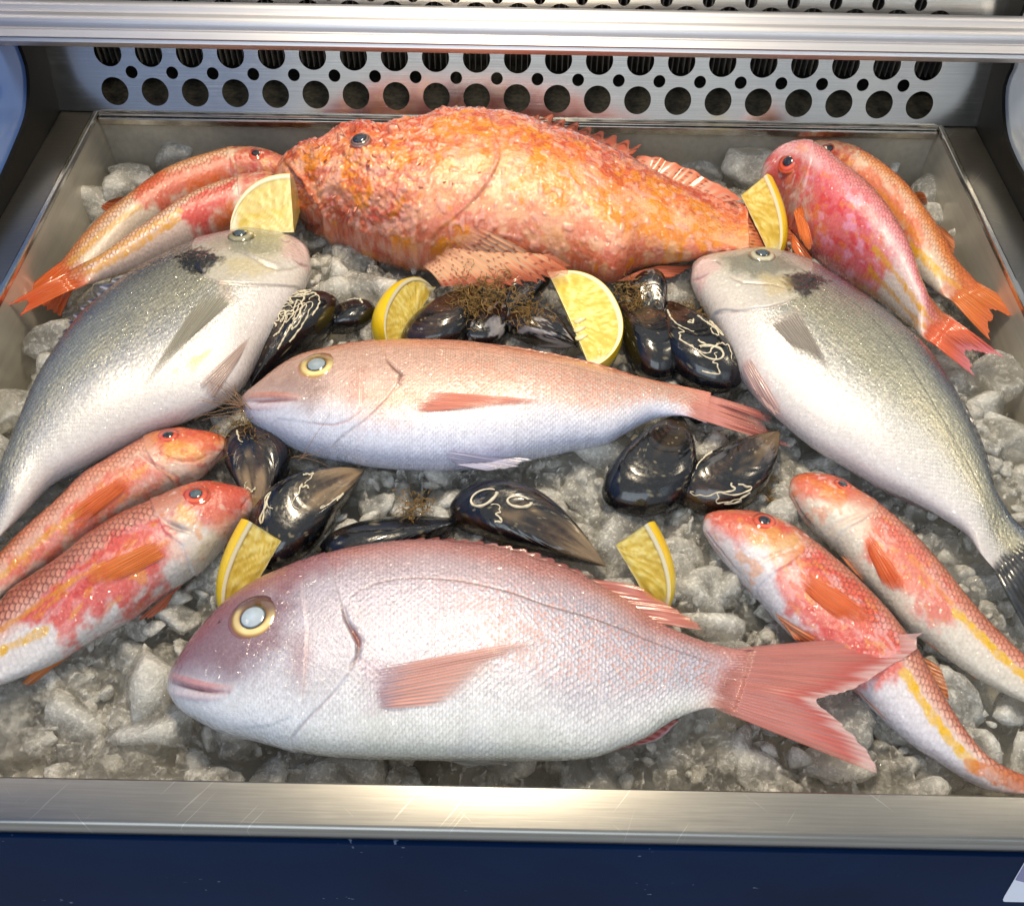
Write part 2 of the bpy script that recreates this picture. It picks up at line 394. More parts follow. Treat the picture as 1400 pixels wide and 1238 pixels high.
# evaporator coil behind the panel: foam block, vertical fins, pipes
M['dark'] = plain("dark_lining", lin((38, 37, 34)), 0.7, var=0.4, scale=40)
M['foam'] = plain("gritty_insulation", lin((44, 43, 38)), 0.9, var=0.7, scale=220, bump_s=0.8)
M['finmetal'] = plain("coil_fin", lin((150, 150, 150)), 0.4, metal=0.6, var=0.3, scale=60)
ev = empty("evaporator", (0, YB+0.1, ZR), "dark finned cooling coil seen through the holes of the back panel", "cooling coil")
bm = bmesh.new(); box_mb(bm, XL, XRR, YB+0.20, YB+0.21, -0.05, 0.4); child(bm_obj("back_sheet", bm, M['dark']), ev)
bm = bmesh.new(); box_mb(bm, XL, XRR, YB+0.012, YB+0.20, ZR-0.03, ZR-0.012); child(bm_obj("drip_tray", bm, M['foam']), ev)
fin0 = None
for i in range(150):
    x = XL+0.012+i*0.0057
    if fin0 is None:
        bm = bmesh.new(); box_mb(bm, -0.0004, 0.0004, 0, 0.07, 0, 0.17); fin0 = bm_obj("coil_fin", bm, M['finmetal'], ev); f_ = fin0
    else:
        f_ = fin0.copy(); C.objects.link(f_)
    f_.location = (x, -0.03, 0.012)
for k in range(4):
    z = 0.05+0.03*k; V, F = tubes([[(XL+0.01, 0, z), (0, 0, z), (XRR-0.01, 0, z)]], [0.005], 8)
    o = mesh_obj("coil_pipe", V, F, M['dark'], ev); o.location = (0, 0.0, 0.02)

# black side panels with curved side windows
M['black'] = plain("black_plastic", lin((10, 10, 10)), 0.6, var=0.25, scale=12); M['black'].node_tree.nodes['Principled BSDF'].inputs['Specular IOR Level'].default_value = 0.2
def window_mat(name, c1, c2):
    m, nt, b = new_mat(name); n = noise_node(nt, 7, 2)
    r = ramp(nt, n.outputs["Fac"], [(0.35, tuple(lin(c1))), (0.65, tuple(lin(c2)))]); nt.links.new(r.outputs[0], b.inputs["Base Color"])
    b.inputs["Transmission Weight"].default_value = 0.25; b.inputs["Roughness"].default_value = 0.22; b.inputs["Coat Weight"].default_value = 0.6
    return m
M['winL'] = window_mat("blue_tinted_acrylic", (84, 122, 200), (110, 150, 220))
M['winR'] = window_mat("grey_tinted_acrylic", (150, 168, 190), (205, 215, 228))
def side(xp, curve, sgn, mat, lab, lab2):
    P = [unx(np.float64(a), np.float64(c), xp)[1:] for a, c in curve]
    P = catmull(P, 28)
    low = ZR-0.02
    root = empty("side_panel", (xp, 0.5, low), lab, "panel")
    def sheet(name, poly, x0, x1, mt):
        n = len(poly); V = [(x0, y, z) for y, z in poly]+[(x1, y, z) for y, z in poly]
        F = [list(range(n)), list(range(2*n-1, n-1, -1))]+[[i, i+n, (i+1) % n+n, (i+1) % n] for i in range(n)]
        o = mesh_obj(name, V, F, mt, smooth=False); return child(o, root)
    frame = [(1.02, low), (P[-1][0]-0.0, low)]+[tuple(p) for p in P[::-1]]+[(P[0][0]+0.02, 0.6), (1.02, 0.6)]
    sheet("frame", frame, xp, xp+sgn*0.008, M['black'])
    win = [(P[-1][0], low)]+[tuple(p) for p in P[::-1]]+[(P[0][0]+0.02, 0.6), (-0.1, 0.6), (-0.1, low)]
    o = sheet("side_window", win, xp+sgn*0.003, xp+sgn*0.006, mat); o["label"] = lab2
    return root
side(XL-0.0005, [(27, 20), (27, 57), (38, 89), (41, 124), (37, 160), (21, 202), (0, 249), (-40, 330)], -1, M['winL'],
     "black left end panel of the case with a curved window", "blue tinted curved side window")
side(XRR+0.0005, [(1386, 40), (1384, 84), (1372, 115), (1370, 150), (1374, 185), (1385, 215), (1400, 243), (1440, 318)], 1, M['winR'],
     "black right end panel of the case with a curved window", "pale grey blue curved side window")

# front top rail of the case
RY = 0.765
top = uny(np.float64(700), np.float64(13), RY); bot = uny(np.float64(700), np.float64(69.5), RY)
hh = np.linalg.norm((top-bot)*[0, 0, 1])
up = (CU*[0, 1, 1]); up /= np.linalg.norm(up); nrm = np.array([0, -up[2], up[1]])
ph = 60*0.765/cos(radians(28))*0.92/1300
pr = []
prof2 = [(0.0, -0.007), (0.0, -0.002), (0.02, 0.0), (0.09, 0.0008), (0.10, 0.0030), (0.26, 0.0034), (0.30, 0.0016), (0.33, 0.0014), (0.40, 0.0042), (0.50, 0.0052), (0.60, 0.0048), (0.67, 0.0026), (0.70, 0.0022), (0.80, 0.0040), (0.90, 0.0036), (0.97, 0.0016), (1.0, -0.003), (1.0, -0.012)]
prof2 += [(0.85, -0.016), (0.15, -0.016)]
c0 = uny(np.float64(700), np.float64(69.5), RY)
xs = np.linspace(-0.62, 0.62, 3)
V = np.array([[x, *(c0+up*ph*a+nrm*q)[1:]] for x in xs for a, q in prof2+[prof2[0]]])
o = mesh_obj("top_rail", V, grid_faces(3, len(prof2)+1), M['alu'], smooth=True, label="ribbed aluminium rail running across the top of the picture", cat="rail")
_m = o.modifiers.new("edges", 'EDGE_SPLIT'); _m.split_angle = radians(50)

# ------------------------------------------------------------------ ice
def icos(sub):
    bm = bmesh.new(); bmesh.ops.create_icosphere(bm, subdivisions=sub, radius=1.0)
    bm.verts.ensure_lookup_table(); bm.faces.ensure_lookup_table()
    v = np.array([x.co[:] for x in bm.verts]); f = np.array([[q.index for q in t.verts] for t in bm.faces]); bm.free(); return v, f
ICO = {k: icos(k) for k in (2, 3, 4)}
def chunk(rng, r, sub, flat=0.72, p=70):
    d, f = ICO[sub]
    k = rng.randint(11, 17)
    n = rng.randn(k, 3); n /= np.linalg.norm(n, axis=1)[:, None]; dd = rng.uniform(0.6, 0.95, k)
    q = (np.maximum(d@n.T, 0)/dd); q = np.c_[q, np.full(len(d), 0.72)]
    rr = 1.0/(q.max(1)*(np.sum((q/q.max(1)[:, None])**p, 1))**(1.0/p))
    rr = np.minimum(rr, 1.4)
    o_ = rng.rand(3)*50
    rr = rr*(1+0.07*vnoise3(d*2.5+o_)+0.08*np.abs(vnoise3(d*5+o_))+0.05*vnoise3(d*13+o_))
    v = d*rr[:, None]*[1.12, rng.uniform(0.65, 1.0), flat*rng.uniform(0.7, 1.1)]
    a, b_, c = rng.rand(3)*2*pi; b_ = rng.normal(0, 0.35); c = rng.normal(0, 0.35)
    Rz = np.array([[cos(a), -sin(a), 0], [sin(a), cos(a), 0], [0, 0, 1]])
    Rx = np.array([[1, 0, 0], [0, cos(b_), -sin(b_)], [0, sin(b_), cos(b_)]]); Ry = np.array([[cos(c), 0, sin(c)], [0, 1, 0], [-sin(c), 0, cos(c)]])
    return (v@(Rz@Rx@Ry).T)*r, f
def bed_h(x, y):
    """height of the ice surface: heaped in the middle, sinking towards the back and side walls"""
    e = np.minimum(np.minimum(sstep(-0.015, 0.050, x-X0), sstep(-0.015, 0.050, X1-x)), sstep(-0.02, 0.055, YB-y))
    far = sstep(0.30, 0.55, y)
    e = 1-(1-e)*(0.25+0.75*far)
    return -0.036+0.034*e+0.003*fbm(x*1000, y*1000, 45, 2, 3)
def facets(x, y, cell, slope, amp, seed):
    """tilted planes around jittered points, highest plane wins: the broken faces of crushed ice"""
    rg = np.random.RandomState(seed); n = 97
    jx, jy = rg.rand(n, n), rg.rand(n, n); sx, sy = rg.normal(0, slope, (n, n)), rg.normal(0, slope, (n, n)); h0 = rg.uniform(-amp, amp, (n, n)); rz = rg.uniform(0.42, 0.8, (n, n))
    ix = np.floor(x/cell).astype(int); iy = np.floor(y/cell).astype(int); best = np.full(x.shape, -1e9)
    for dx in (-1, 0, 1):
        for dy in (-1, 0, 1):
            a_, b_ = (ix+dx) % n, (iy+dy) % n
            ex = x-(ix+dx+jx[a_, b_])*cell; ey = y-(iy+dy+jy[a_, b_])*cell
            d = np.sqrt(ex*ex+ey*ey)/(cell*rz[a_, b_])
            best = np.maximum(best, h0[a_, b_]+sx[a_, b_]*ex+sy[a_, b_]*ey-0.55*cell*np.maximum(d-0.62, 0))
    return best
NGX, NGY = 620, 490
gx = np.linspace(X0, X1, NGX); gy = np.linspace(YF+0.0005, YB-0.0005, NGY)
GX, GY = np.meshgrid(gx, gy, indexing='ij')
wx = GX+0.003*fbm(GX*1000, GY*1000, 16, 4, 5); wy = GY+0.003*fbm(GX*1000, GY*1000, 16, 4, 6)
GZ = bed_h(GX, GY)+facets(wx, wy, 0.034, 0.30, 0.007, 1)+0.8*facets(wx, wy, 0.014, 0.40, 0.004, 2)+1.0*facets(wx, wy, 0.0065, 0.6, 0.0018, 3)-0.002
GZ = np.minimum(GZ, bed_h(GX, GY)+0.013)
M['slush'] = M['ice']
mesh_obj("packed_ice", np.stack([GX, GY, GZ], -1).reshape(-1, 3), grid_faces(NGX, NGY), M['ice'], smooth=False, kind="stuff",
         label="grey wet ice packed into the steel well", cat="ice")
M['under'] = plain("pale_backing", lin((200, 196, 186)), 0.5, var=0.35, scale=60)  # pale slab added below the ice to make it look brighter
bm = bmesh.new(); box_mb(bm, X0+0.001, X1-0.001, YF+0.001, YB-0.001, ZB+0.001, ZB+0.010); bm_obj("brightening_slab", bm, M['under'], kind="stuff", label="pale layer on the well bottom, added to brighten the ice above", cat="ice")
rng = np.random.RandomState(11)
VV = []; FF = []; n0 = 0
def add_chunk(x, y, z, r, sub):
    global n0
    v, f = chunk(rng, r, sub); VV.append(v+[x, y, z]); FF.append(f+n0); n0 += len(v)
cell = 0.026
for ix in range(int((X1-X0)/cell)+1):
    for iy in range(int((YB-YF)/cell)+1):
        x = X0+0.010+(ix+rng.uniform(-0.4, 0.4))*cell; y = YF+0.012+(iy+rng.uniform(-0.4, 0.4))*cell
        if not (X0+0.012 < x < X1-0.012 and YF+0.01 < y < YB-0.012): continue
        r = rng.choice([0.009, 0.012, 0.015, 0.019, 0.024], p=[0.2, 0.26, 0.27, 0.18, 0.09])*rng.uniform(0.85, 1.15)
        h = float(bed_h(np.float64(x), np.float64(y)))
        if h < -0.022 and rng.rand() < 0.75: continue
        add_chunk(x, y, h+0.1*r+rng.uniform(-0.004, 0.004), r, 3)
for k in range(1100):
    x = rng.uniform(X0+0.02, X1-0.02); y = rng.uniform(YF+0.006, YB-0.05); h = float(bed_h(np.float64(x), np.float64(y)))
    if h < -0.02: continue
    r = rng.uniform(0.0028, 0.0075); add_chunk(x, y, h+rng.uniform(0.001, 0.009), r, 2)
mesh_obj("crushed_ice", np.vstack(VV), np.vstack(FF), M['ice'], smooth=False, kind="stuff", label="wet grey crushed ice heaped in the steel well", cat="ice")
big = [(133, 277, 30, "clear ice lump by the left wall beside the mullet tails"), (178, 238, 25, "ice lump between the left wall and the striped mullets"),
       (285, 196, 40, "large frosted ice lump at the back left behind the mullets"), (232, 214, 22, "small ice lump left of the large frosted one at the back"),
       (389, 207, 22, "ice lump in front of the back wall by the orange fish snout"), (955, 214, 40, "large smooth ice lump behind the spotted orange fin"),
       (1018, 232, 36, "flat ice lump behind the lemon wedge at the back right"), (1072, 204, 20, "jagged ice lump above the right mullet heads"),
       (1212, 222, 22, "ice lump behind the rear mullet at the back right"), (1270, 262, 27, "pointed ice lump right of the rear mullet dorsal fin"),
       (1277, 298, 15, "small round ice lump below the pointed one on the right"), (1319, 334, 24, "upright oval ice lump near the right wall"),
       (1360, 386, 18, "small ice lump right of the rear mullet tail"), (1366, 524, 36, "frosted ice block at the right edge under the mullet tails"),
       (205, 404, 22, "ice lump showing between mullet tail and bream back"), (700, 880, 0, "")]
bigs = [(x, y, r, t) for x, y, r, t in big if r]
bigs += [(60, 470, 30, "ice lump at the left wall beside the silver bream's back"), (20, 560, 28, "ice lump at the left edge below the bream's back"),
         (245, 905, 44, "big rounded ice lump between the front left mullet and the large bream's mouth"), (95, 985, 40, "pale angular ice lump in the front left corner"),
         (175, 1010, 34, "grey ice lump near the front ledge at left"), (775, 700, 26, "ice lump right of the mussel with the white ring"), (985, 800, 30, "ice lump between lemon wedge and right front mullet"),
         (1225, 985, 30, "ice lump under the belly of the front right mullet"), (1150, 1040, 22, "small ice lump by the lower tail lobe"), (1375, 600, 32, "ice lump at the right edge beside the bream's back")]
for x, y, r, t in bigs:
    p = unp((x, y), 0.002 if y > 420 else -0.004); px_m = np.linalg.norm(p-CAM)/1300
    v, f = chunk(rng, r*px_m*1.08, 4, 0.85, 8)
    if y > 600: p[2] -= 0.011
    o = mesh_obj("ice_lump", v, f, M['lump' if y < 420 else 'ice'], label=t, cat="ice lump", group="larger ice lumps"); o.location = tuple(p)
# ------------------------------------------------------------------ fish
def poly_sd(P, poly):
    """signed distance (negative inside) of points P (N,2) to a closed polygon"""
    poly = np.asarray(poly, float); d = np.full(len(P), 1e9); ins = np.zeros(len(P), bool)
    for i in range(len(poly)):
        a = poly[i]; b = poly[(i+1) % len(poly)]; e = b-a; w = P-a
        t = np.clip((w@e)/(e@e+1e-18), 0, 1); d = np.minimum(d, np.linalg.norm(w-t[:, None]*e, axis=1))
        c = (a[1] > P[:, 1]) != (b[1] > P[:, 1])
        xx = (b[0]-a[0])*(P[:, 1]-a[1])/((b[1]-a[1])+1e-18)+a[0]
        ins ^= c & (P[:, 0] < xx)
    return np.where(ins, -d, d)
def line_d(P, ln):
    ln = np.asarray(ln, float); d = np.full(len(P), 1e9); tt = np.zeros(len(P))
    n = len(ln)-1
    for i in range(n):
        a = ln[i]; e = ln[i+1]-a; w = P-a; t = np.clip((w@e)/(e@e+1e-18), 0, 1)
        q = np.linalg.norm(w-t[:, None]*e, axis=1); k = q < d; d = np.where(k, q, d); tt = np.where(k, (i+t)/n, tt)
    return d, tt
def dense(pts):
    pts = np.asarray(pts, float); n = max(4, int(np.sum(np.linalg.norm(np.diff(pts, axis=0), axis=1))/14)); return catmull(pts, n)
def grad(t, stops):
    x = [s[0] for s in stops]; c = np.array([lin(s[1]) for s in stops])
    return np.stack([np.interp(t, x, c[:, k]) for k in range(3)], 1)
def scales(S, T, p):
    """overlapping scales with the free edge towards the tail; returns height -1..1, edge 0..1, random id"""
    pxx = 0.5*p; R = 0.64*p; i0 = np.floor(S/pxx)
    h = np.zeros(len(S)); e = np.zeros(len(S)); rid = np.zeros(len(S)); done = np.zeros(len(S), bool)
    for k in (-1, 0, 1, 2):
        i = i0+k; off = 0.5*(np.mod(i, 2)); j = np.round(T/p-off)
        du = (S-i*pxx)/R; dv = (T-(j+off)*p)/R; q = np.sqrt(du*du+dv*dv)
        m = (~done) & (q < 1)
        rj = _perm[(i.astype(int)*11+7) % 512, (j.astype(int)*17+9) % 512]
        h = np.where(m, du+(rj-0.5)*1.3*dv, h); e = np.where(m, q, e)
        rid = np.where(m, _perm[(i.astype(int)*7+3) % 512, (j.astype(int)*13+5) % 512], rid); done |= m
    return h, e, rid

class Fish: pass
ALLFISH = {}
def fish(name, label, D, V, zc, rho, ns, nt, paint, cat="fish", group=None, tail_w=0.22, belly=0.55, head=0.28, nb=22, zt=None, disp_gain=1.0):
    B = Fish(); B.name = name
    # outline to the fish's middle plane
    u = np.linspace(0, 1, ns)**1.12
    zs = zc if zt is None else np.linspace(zc, zt, ns)
    d = catmull(D, u); v = catmull(V, u)
    dP = unp(d, zs); vP = unp(v, zs)
    c = (dP+vP)/2; hv = (dP-vP)/2; a = np.linalg.norm(hv[:, :2], axis=1)+1e-7; w = hv/a[:, None]
    Wm = a.max()
    s = np.r_[0, np.cumsum(np.linalg.norm(np.diff(c, axis=0), axis=1))]; Ltot = s[-1]; s = s/Ltot
    prof = np.where(s < head, np.sqrt(np.clip(1-(1-s/head)**2, 0, 1))**0.95, 1.0)
    x = np.clip((s-belly)/(1-belly), 0, 1); prof = prof*((1-x*x*(3-2*x))*(1-tail_w)+tail_w)*(1-0.96*sstep(0.86, 1.0, s))
    b = np.minimum(rho*Wm*prof, a*1.0)
    hor = c[:, :2]-CAM[:2]; dist = np.linalg.norm(hor, axis=1); te = (CAMZ-c[:, 2])/dist
    cp = np.abs((hor*w[:, :2]).sum(1)/dist)
    a2 = np.sqrt(np.maximum(a*a-(b*cp/te)**2, (0.55*a)**2))
    # ring parameter: dense upper flank, coarse lower flank
    k = np.linspace(0, 1, nt); th_t = pi*(k-0.06*np.sin(2*pi*k)*-1)
    th_b = np.linspace(pi, 2*pi, nb+2)[1:-1]
    th = np.r_[th_t, th_b]; nr = len(th)
    ct = np.cos(th); stn = np.sin(th)
    zz = np.sign(stn)*np.abs(stn)**0.85
    P = c[:, None]+w[:, None]*(a2[:, None]*ct[None])[..., None]+np.array([0, 0, 1.0])*(b[:, None]*zz[None])[..., None]
    flip = np.cross(np.r_[c[-1, :2]-c[0, :2], 0], w[ns//2])[2] > 0
    # normals from finite differences
    def normals(P):
        du = np.gradient(P, axis=0); dv = (np.roll(P, -1, 1)-np.roll(P, 1, 1))
        n = np.cross(du, dv); n /= np.linalg.norm(n, axis=2)[..., None]+1e-12
        if (n[ns//2, nt//2, 2] < 0): n = -n
        return n
    N = normals(P)
    B.bvh = None
    i6 = np.unique(np.r_[np.arange(0, ns, 4), ns-1]); j6 = np.unique(np.r_[np.arange(0, nt, 4), nt-1])
    Pc = P[np.ix_(i6, j6)].reshape(-1, 3); Fc = grid_faces(len(i6), len(j6))
    B.bvh = BVHTree.FromPolygons([Vector(p) for p in Pc], [tuple(int(q) for q in f) for f in Fc])
    B.zc = zc
    def hit(px):
        px = np.asarray(px, float); r = ray(px[0], px[1]); r = r/np.linalg.norm(r)
        loc, n, _, _ = B.bvh.ray_cast(Vector(CAM), Vector(r))
        if loc is None:
            return unp(px, zc), np.array([0, 0, 1.0])
        n = np.array(n); n = n if n[2] > 0 else -n
        return np.array(loc), n
    B.hit = hit
    B.xy = lambda pts: np.array([hit(p)[0][:2] for p in pts])*1000
    Pf = P.reshape(-1, 3)
    B.XY = Pf[:, :2]*1000
    B.s = np.repeat(s, nr); B.t = np.tile(-ct, ns); B.S = B.s*Ltot*1000
    seg = np.linalg.norm(np.diff(P, axis=1), axis=2); arc = np.concatenate([np.zeros((ns, 1)), np.cumsum(seg, 1)], 1)
    half = arc[:, nt-1:nt]; arc = np.where(np.arange(nr)[None] < nt, arc, np.maximum(2*half-arc, 0))
    B.T = ((arc-half*0.5)*1000).ravel(); B.n = len(Pf); B.L = Ltot*1000; B.W = Wm*1000
    B.X = B.S+17.0*zc*1000; B.Y = B.T+B.W*3
    B.low = np.tile(stn < -0.02, ns)
    B.sd = lambda pts: poly_sd(B.XY, B.xy(pts)); Q3 = np.c_[B.XY, (zc+np.abs(Pf[:, 2]-zc))*1000]; B.ld = lambda pts: line_d(Q3, np.array([hit(q)[0] for q in dense(pts)])*1000)
    B.col = np.ones((B.n, 3))*0.5; B.rough = np.full(B.n, 0.32); B.met = np.zeros(B.n); B.disp = np.zeros(B.n)
    paint(B)
    fade = np.minimum(1, np.repeat(a2, nr)/(0.25*Wm))
    Pf = Pf+N.reshape(-1, 3)*(B.disp*fade*disp_gain*0.001)[:, None]
    # caps
    V_ = np.vstack([Pf, Pf[:nr].mean(0), Pf[-nr:].mean(0)])
    F = grid_faces(ns, nr, True, flip=flip)
    o = empty(name, tuple(c[ns//2]*[1, 1, 0]), label, cat, group); B.root = o
    at = dict(Col=np.vstack([np.clip(B.col*0.82, 0.001, 0.9), B.col[:1], B.col[-1:]]), Rough=np.r_[np.clip(B.rough, 0.05, 1), .3, .3], Met=np.r_[B.met, 0, 0])
    i = np.arange(nr); capf = np.vstack([np.c_[i, (i+1) % nr, np.full(nr, ns*nr), np.full(nr, ns*nr)]])
    body = mesh_obj("body", V_, F, M['fish'], attrs=at)
    # close the tail end with a triangle fan
    bm = bmesh.new(); bm.from_mesh(body.data); bm.verts.ensure_lookup_table()
    base = (ns-1)*nr
    for q in range(nr):
        try: bm.faces.new((bm.verts[base+q], bm.verts[base+(q+1) % nr], bm.verts[ns*nr+1]))
        except ValueError: pass
    bm.to_mesh(body.data); bm.free()
    child(body, o); B.body = body
    ALLFISH[name+label] = B
    return B

# painting steps -------------------------------------------------------
def blend(B, m, c):
    m = np.clip(m, 0, 1)[:, None]; B.col = B.col*(1-m)+(lin(c) if not isinstance(c, np.ndarray) or c.ndim < 2 else c)*m
def patch(B, pts, c, soft=4, rag=3, blob=9, k=1.0, seed=1):
    sd = B.sd(pts)+rag*fbm(B.X, B.Y, blob, 3, seed)
    m = sstep(soft, -soft, sd)*k; blend(B, m, c); return m
def stripe(B, pts, c, w=2.0, soft=1.5, rag=0.7, k=1.0, seed=2, taper=False):
    d, t = B.ld(pts); ww = w*(np.clip(np.sin(np.clip(t, 0.02, 0.98)*pi), 0, 1)**0.5 if taper else 1)
    m = sstep(ww+soft, ww-soft*0.5, d+rag*fbm(B.X, B.Y, 4, 3, seed))*k; blend(B, m, c); return m
def groove(B, pts, depth=0.8, w=1.0, c=None, k=0.8):
    d, t = B.ld(pts); e = np.clip(np.sin(np.clip(t, 0.03, 0.97)*pi), 0, 1)**0.4
    B.disp -= depth*np.exp(-(d/w)**2)*e
    if c is not None: blend(B, np.exp(-(d/(w*0.9))**2)*k*e, c)
def ridge(B, pts, h=1.2, w=2.5, c=None, k=0.8):
    d, t = B.ld(pts); e = np.clip(np.sin(np.clip(t, 0.05, 0.95)*pi), 0, 1)**0.5
    B.disp += h*np.exp(-(d/w)**2)*e
    if c is not None: blend(B, sstep(w*1.25, w*0.7, d)*k*e, c)
def plate(B, pts, h=1.2, L=14, edge=0.7):
    sd = B.sd(pts); B.disp += h*np.exp(np.minimum(sd, 0)/L)*sstep(edge, -edge, sd); return sd
def do_scales(B, p, amp, mask, dark=0.15, light=0.12, edge_c=None, edge_k=0.0, rr=0.12, tvar=0.06, wob=0.5):
    Sx = B.S+wob*fbm(B.X, B.Y, 14, 2, 8); Tx = B.T+wob*fbm(B.X, B.Y, 14, 2, 9)
    h, e, rid = scales(Sx, Tx, p)
    B.disp += amp*mask*(h*0.8+0.35*(1-e*e))
    B.col = B.col*(1+mask*(light*sstep(0.15, 0.6, e)*sstep(0.85, 0.6, e)*sstep(-0.2, 0.5, h)*1.6-dark*sstep(0.70, 1.0, e)+tvar*(rid-0.5)*2))[:, None]  # glint of each scale painted as a pale crescent, rim darkened
    if edge_c is not None: blend(B, mask*edge_k*sstep(0.66, 0.98, e), edge_c)
    B.rough = B.rough+mask*rr*(rid-0.6)
    return h, e, rid

# fins -----------------------------------------------------------------
def fin(B, name, base, tip, rays=14, c_ray=(200, 110, 90), c_mem=(215, 150, 130), c_tip=None, a_mem=0.9, a_tip=0.6, surf=False, off=0.8,
        zb=None, zt=None, nv=34, fray=0.05, corr=0.35, spots=None, label=None, seed=0, bow=0.0, taper_off=True, ragged=0.0, c_base=None, c_end=None, fade=0.14):
    rg = np.random.RandomState(seed+len(base)*7+int(abs(base[0][0])))
    nu = rays*6+1
    uu = np.linspace(0, 1, nu); vv = np.linspace(0, 1, nv)
    b = catmull(base, uu); t = catmull(tip, uu)
    fr = np.interp(uu, np.linspace(0, 1, rays*2+1), 1-fray*rg.rand(rays*2+1)*2)
    fr = fr*(1-ragged*np.abs(np.sin(uu*rays*pi))**3)
    G = b[:, None]+(t-b)[:, None]*(vv[None, :, None]*fr[:, None, None])
    nrmb = np.array([-(t-b).mean(0)[1], (t-b).mean(0)[0]])
    G = G+bow*nrmb[None, None]*(vv*(1-vv)*4)[None, :, None]
    zb = B.zc if zb is None else zb; zt = zb if zt is None else zt
    if surf:
        Zs = np.zeros((nu, nv)); Nn = np.zeros((nu, nv, 3)); ok = np.zeros((nu, nv), bool)
        iu = np.unique(np.r_[np.arange(0, nu, 3), nu-1])
        for i in iu:
            for j in range(nv):
                q = G[i, j]; rr_ = ray(q[0], q[1]); rr_ = rr_/np.linalg.norm(rr_)
                loc, n_, _, _ = B.bvh.ray_cast(Vector(CAM), Vector(rr_))
                if loc is None: Zs[i, j] = zb+0.0015+(zt-zb)*sstep(0.35, 1.0, vv[j]); Nn[i, j] = (0, 0, 1)
                else:
                    n_ = np.array(n_); Nn[i, j] = n_ if n_[2] > 0 else -n_; Zs[i, j] = loc[2]
        for j in range(nv):
            Zs[:, j] = np.interp(np.arange(nu), iu, Zs[iu, j])
            for q in range(3): Nn[:, j, q] = np.interp(np.arange(nu), iu, Nn[iu, j, q])
        ker = np.ones(5)/5
        for i in range(nu):
            Zs[i] = np.maximum(Zs[i], np.convolve(np.r_[[Zs[i, 0]]*2, Zs[i], [Zs[i, -1]]*2], ker, 'valid'))
            for q in range(3): Nn[i, :, q] = np.convolve(np.r_[[Nn[i, 0, q]]*2, Nn[i, :, q], [Nn[i, -1, q]]*2], ker, 'valid')
        Nn /= np.linalg.norm(Nn, axis=2)[..., None]
        Pt = unp(G, Zs)
        o_ = off*(0.35+0.65*np.sin(np.clip(vv, 0, 0.8)/0.8*pi/2)) if taper_off else off*np.ones(nv)
        Pt = Pt+Nn*(o_*0.001)[None, :, None]
    else:
        zz = np.broadcast_to((zb+(zt-zb)*vv)[None], (nu, nv))
        Pt = unp(G, zz)
        Nn = np.zeros_like(Pt); Nn[..., 2] = 1
    ph = np.cos(2*pi*rays*uu); wav = fbm(np.repeat(uu*30, nv), np.tile(vv*6, nu), 5, 2, seed).reshape(nu, nv)
    Pt = Pt+Nn*((corr*0.001)*ph[:, None]*np.sqrt(np.clip(1-vv*0.7, 0, 1))[None]*np.minimum(1, vv*6)[None]+0.0006*wav)[..., None]
    rayness = (sstep(0.1, 0.9, ph*0.5+0.5)[:, None]*np.ones(nv)[None]).ravel()
    vf = np.tile(vv, nu)
    col = lin(c_mem)*(1-rayness[:, None])+lin(c_ray)*rayness[:, None]
    strk = fbm(np.repeat(uu*rays*3, nv), np.tile(vv*5, nu), 1.6, 3, seed+3); col = col*(1+0.16*strk)[:, None]
    if c_base is not None:
        k = sstep(0.30, 0.02, vf+0.10*strk)[:, None]; col = col*(1-k)+lin(c_base)*k
    if c_tip is not None:
        k = sstep(0.55, 1.0, vf+0.12*strk)[:, None]; col = col*(1-k)+lin(c_tip)*k
    if c_end is not None:
        k = sstep(0.82, 1.0, vf+0.10*strk)[:, None]; col = col*(1-k)+lin(c_end)*k
    al = (a_mem+(1-a_mem)*rayness*0.8)*(1-sstep(0.6, 1.0, vf)*(1-a_tip))
    if surf: al = al*sstep(-0.02, fade, vf+0.25*fade*strk)
    if surf: al = al*(1-0.22*sstep(0.1, 0.5, vf)*(1-rayness))
    if name == 'pectoral_fin': al = al*(1-0.6*sstep(0.65, 1.0, vf+0.1*strk))
    uf = np.repeat(uu, nv); al = al*(0.55+0.45*sstep(0.0, 0.05, np.minimum(uf, 1-uf)+0.0*vf))
    if spots:
        ns_, cs = spots
        ur = np.repeat(uu*rays, nv); band = np.abs(((vf*ns_+0.35*_perm[(np.floor(ur+0.5).astype(int)*3) % 512, 9]) % 1)-0.5)
        on = sstep(0.16, 0.08, band)*rayness*(_perm[(np.floor(ur+0.5).astype(int)*5) % 512, (np.floor(vf*ns_+0.35*_perm[(np.floor(ur+0.5).astype(int)*3) % 512, 9])).astype(int) % 512] > 0.35)
        col = col*(1-on[:, None]*0.9)+lin(cs)*on[:, None]*0.9
    th = 0.0005*np.clip(1.2-vv, 0.3, 1)
    top = Pt.reshape(-1, 3); bot = (Pt-Nn*th[None, :, None]).reshape(-1, 3); n = nu*nv
    F = grid_faces(nu, nv)
    dg = np.cross(Pt[1, 0]-Pt[0, 0], Pt[0, 1]-Pt[0, 0])[2] < 0
    if not dg: F = F[:, ::-1]
    F = F[:, ::-1] if np.cross(top[F[0][1]]-top[F[0][0]], top[F[0][2]]-top[F[0][0]])[2] < 0 else F
    i = np.arange(nu-1); j = np.arange(nv-1)
    rim = np.r_[i*nv, (nu-1)*nv+j, (i[::-1]+1)*nv+nv-1, j[::-1]+1]; rim2 = np.r_[rim[1:], rim[0]]
    F2 = np.vstack([F, F[:, ::-1]+n, np.c_[rim, rim2, rim2+n, rim+n]])
    o = mesh_obj(name, np.vstack([top, bot]), F2, M['fin'], attrs=dict(Col=np.vstack([col, col]), Alpha=np.r_[al, al]), label=label)
    return child(o, B.root)

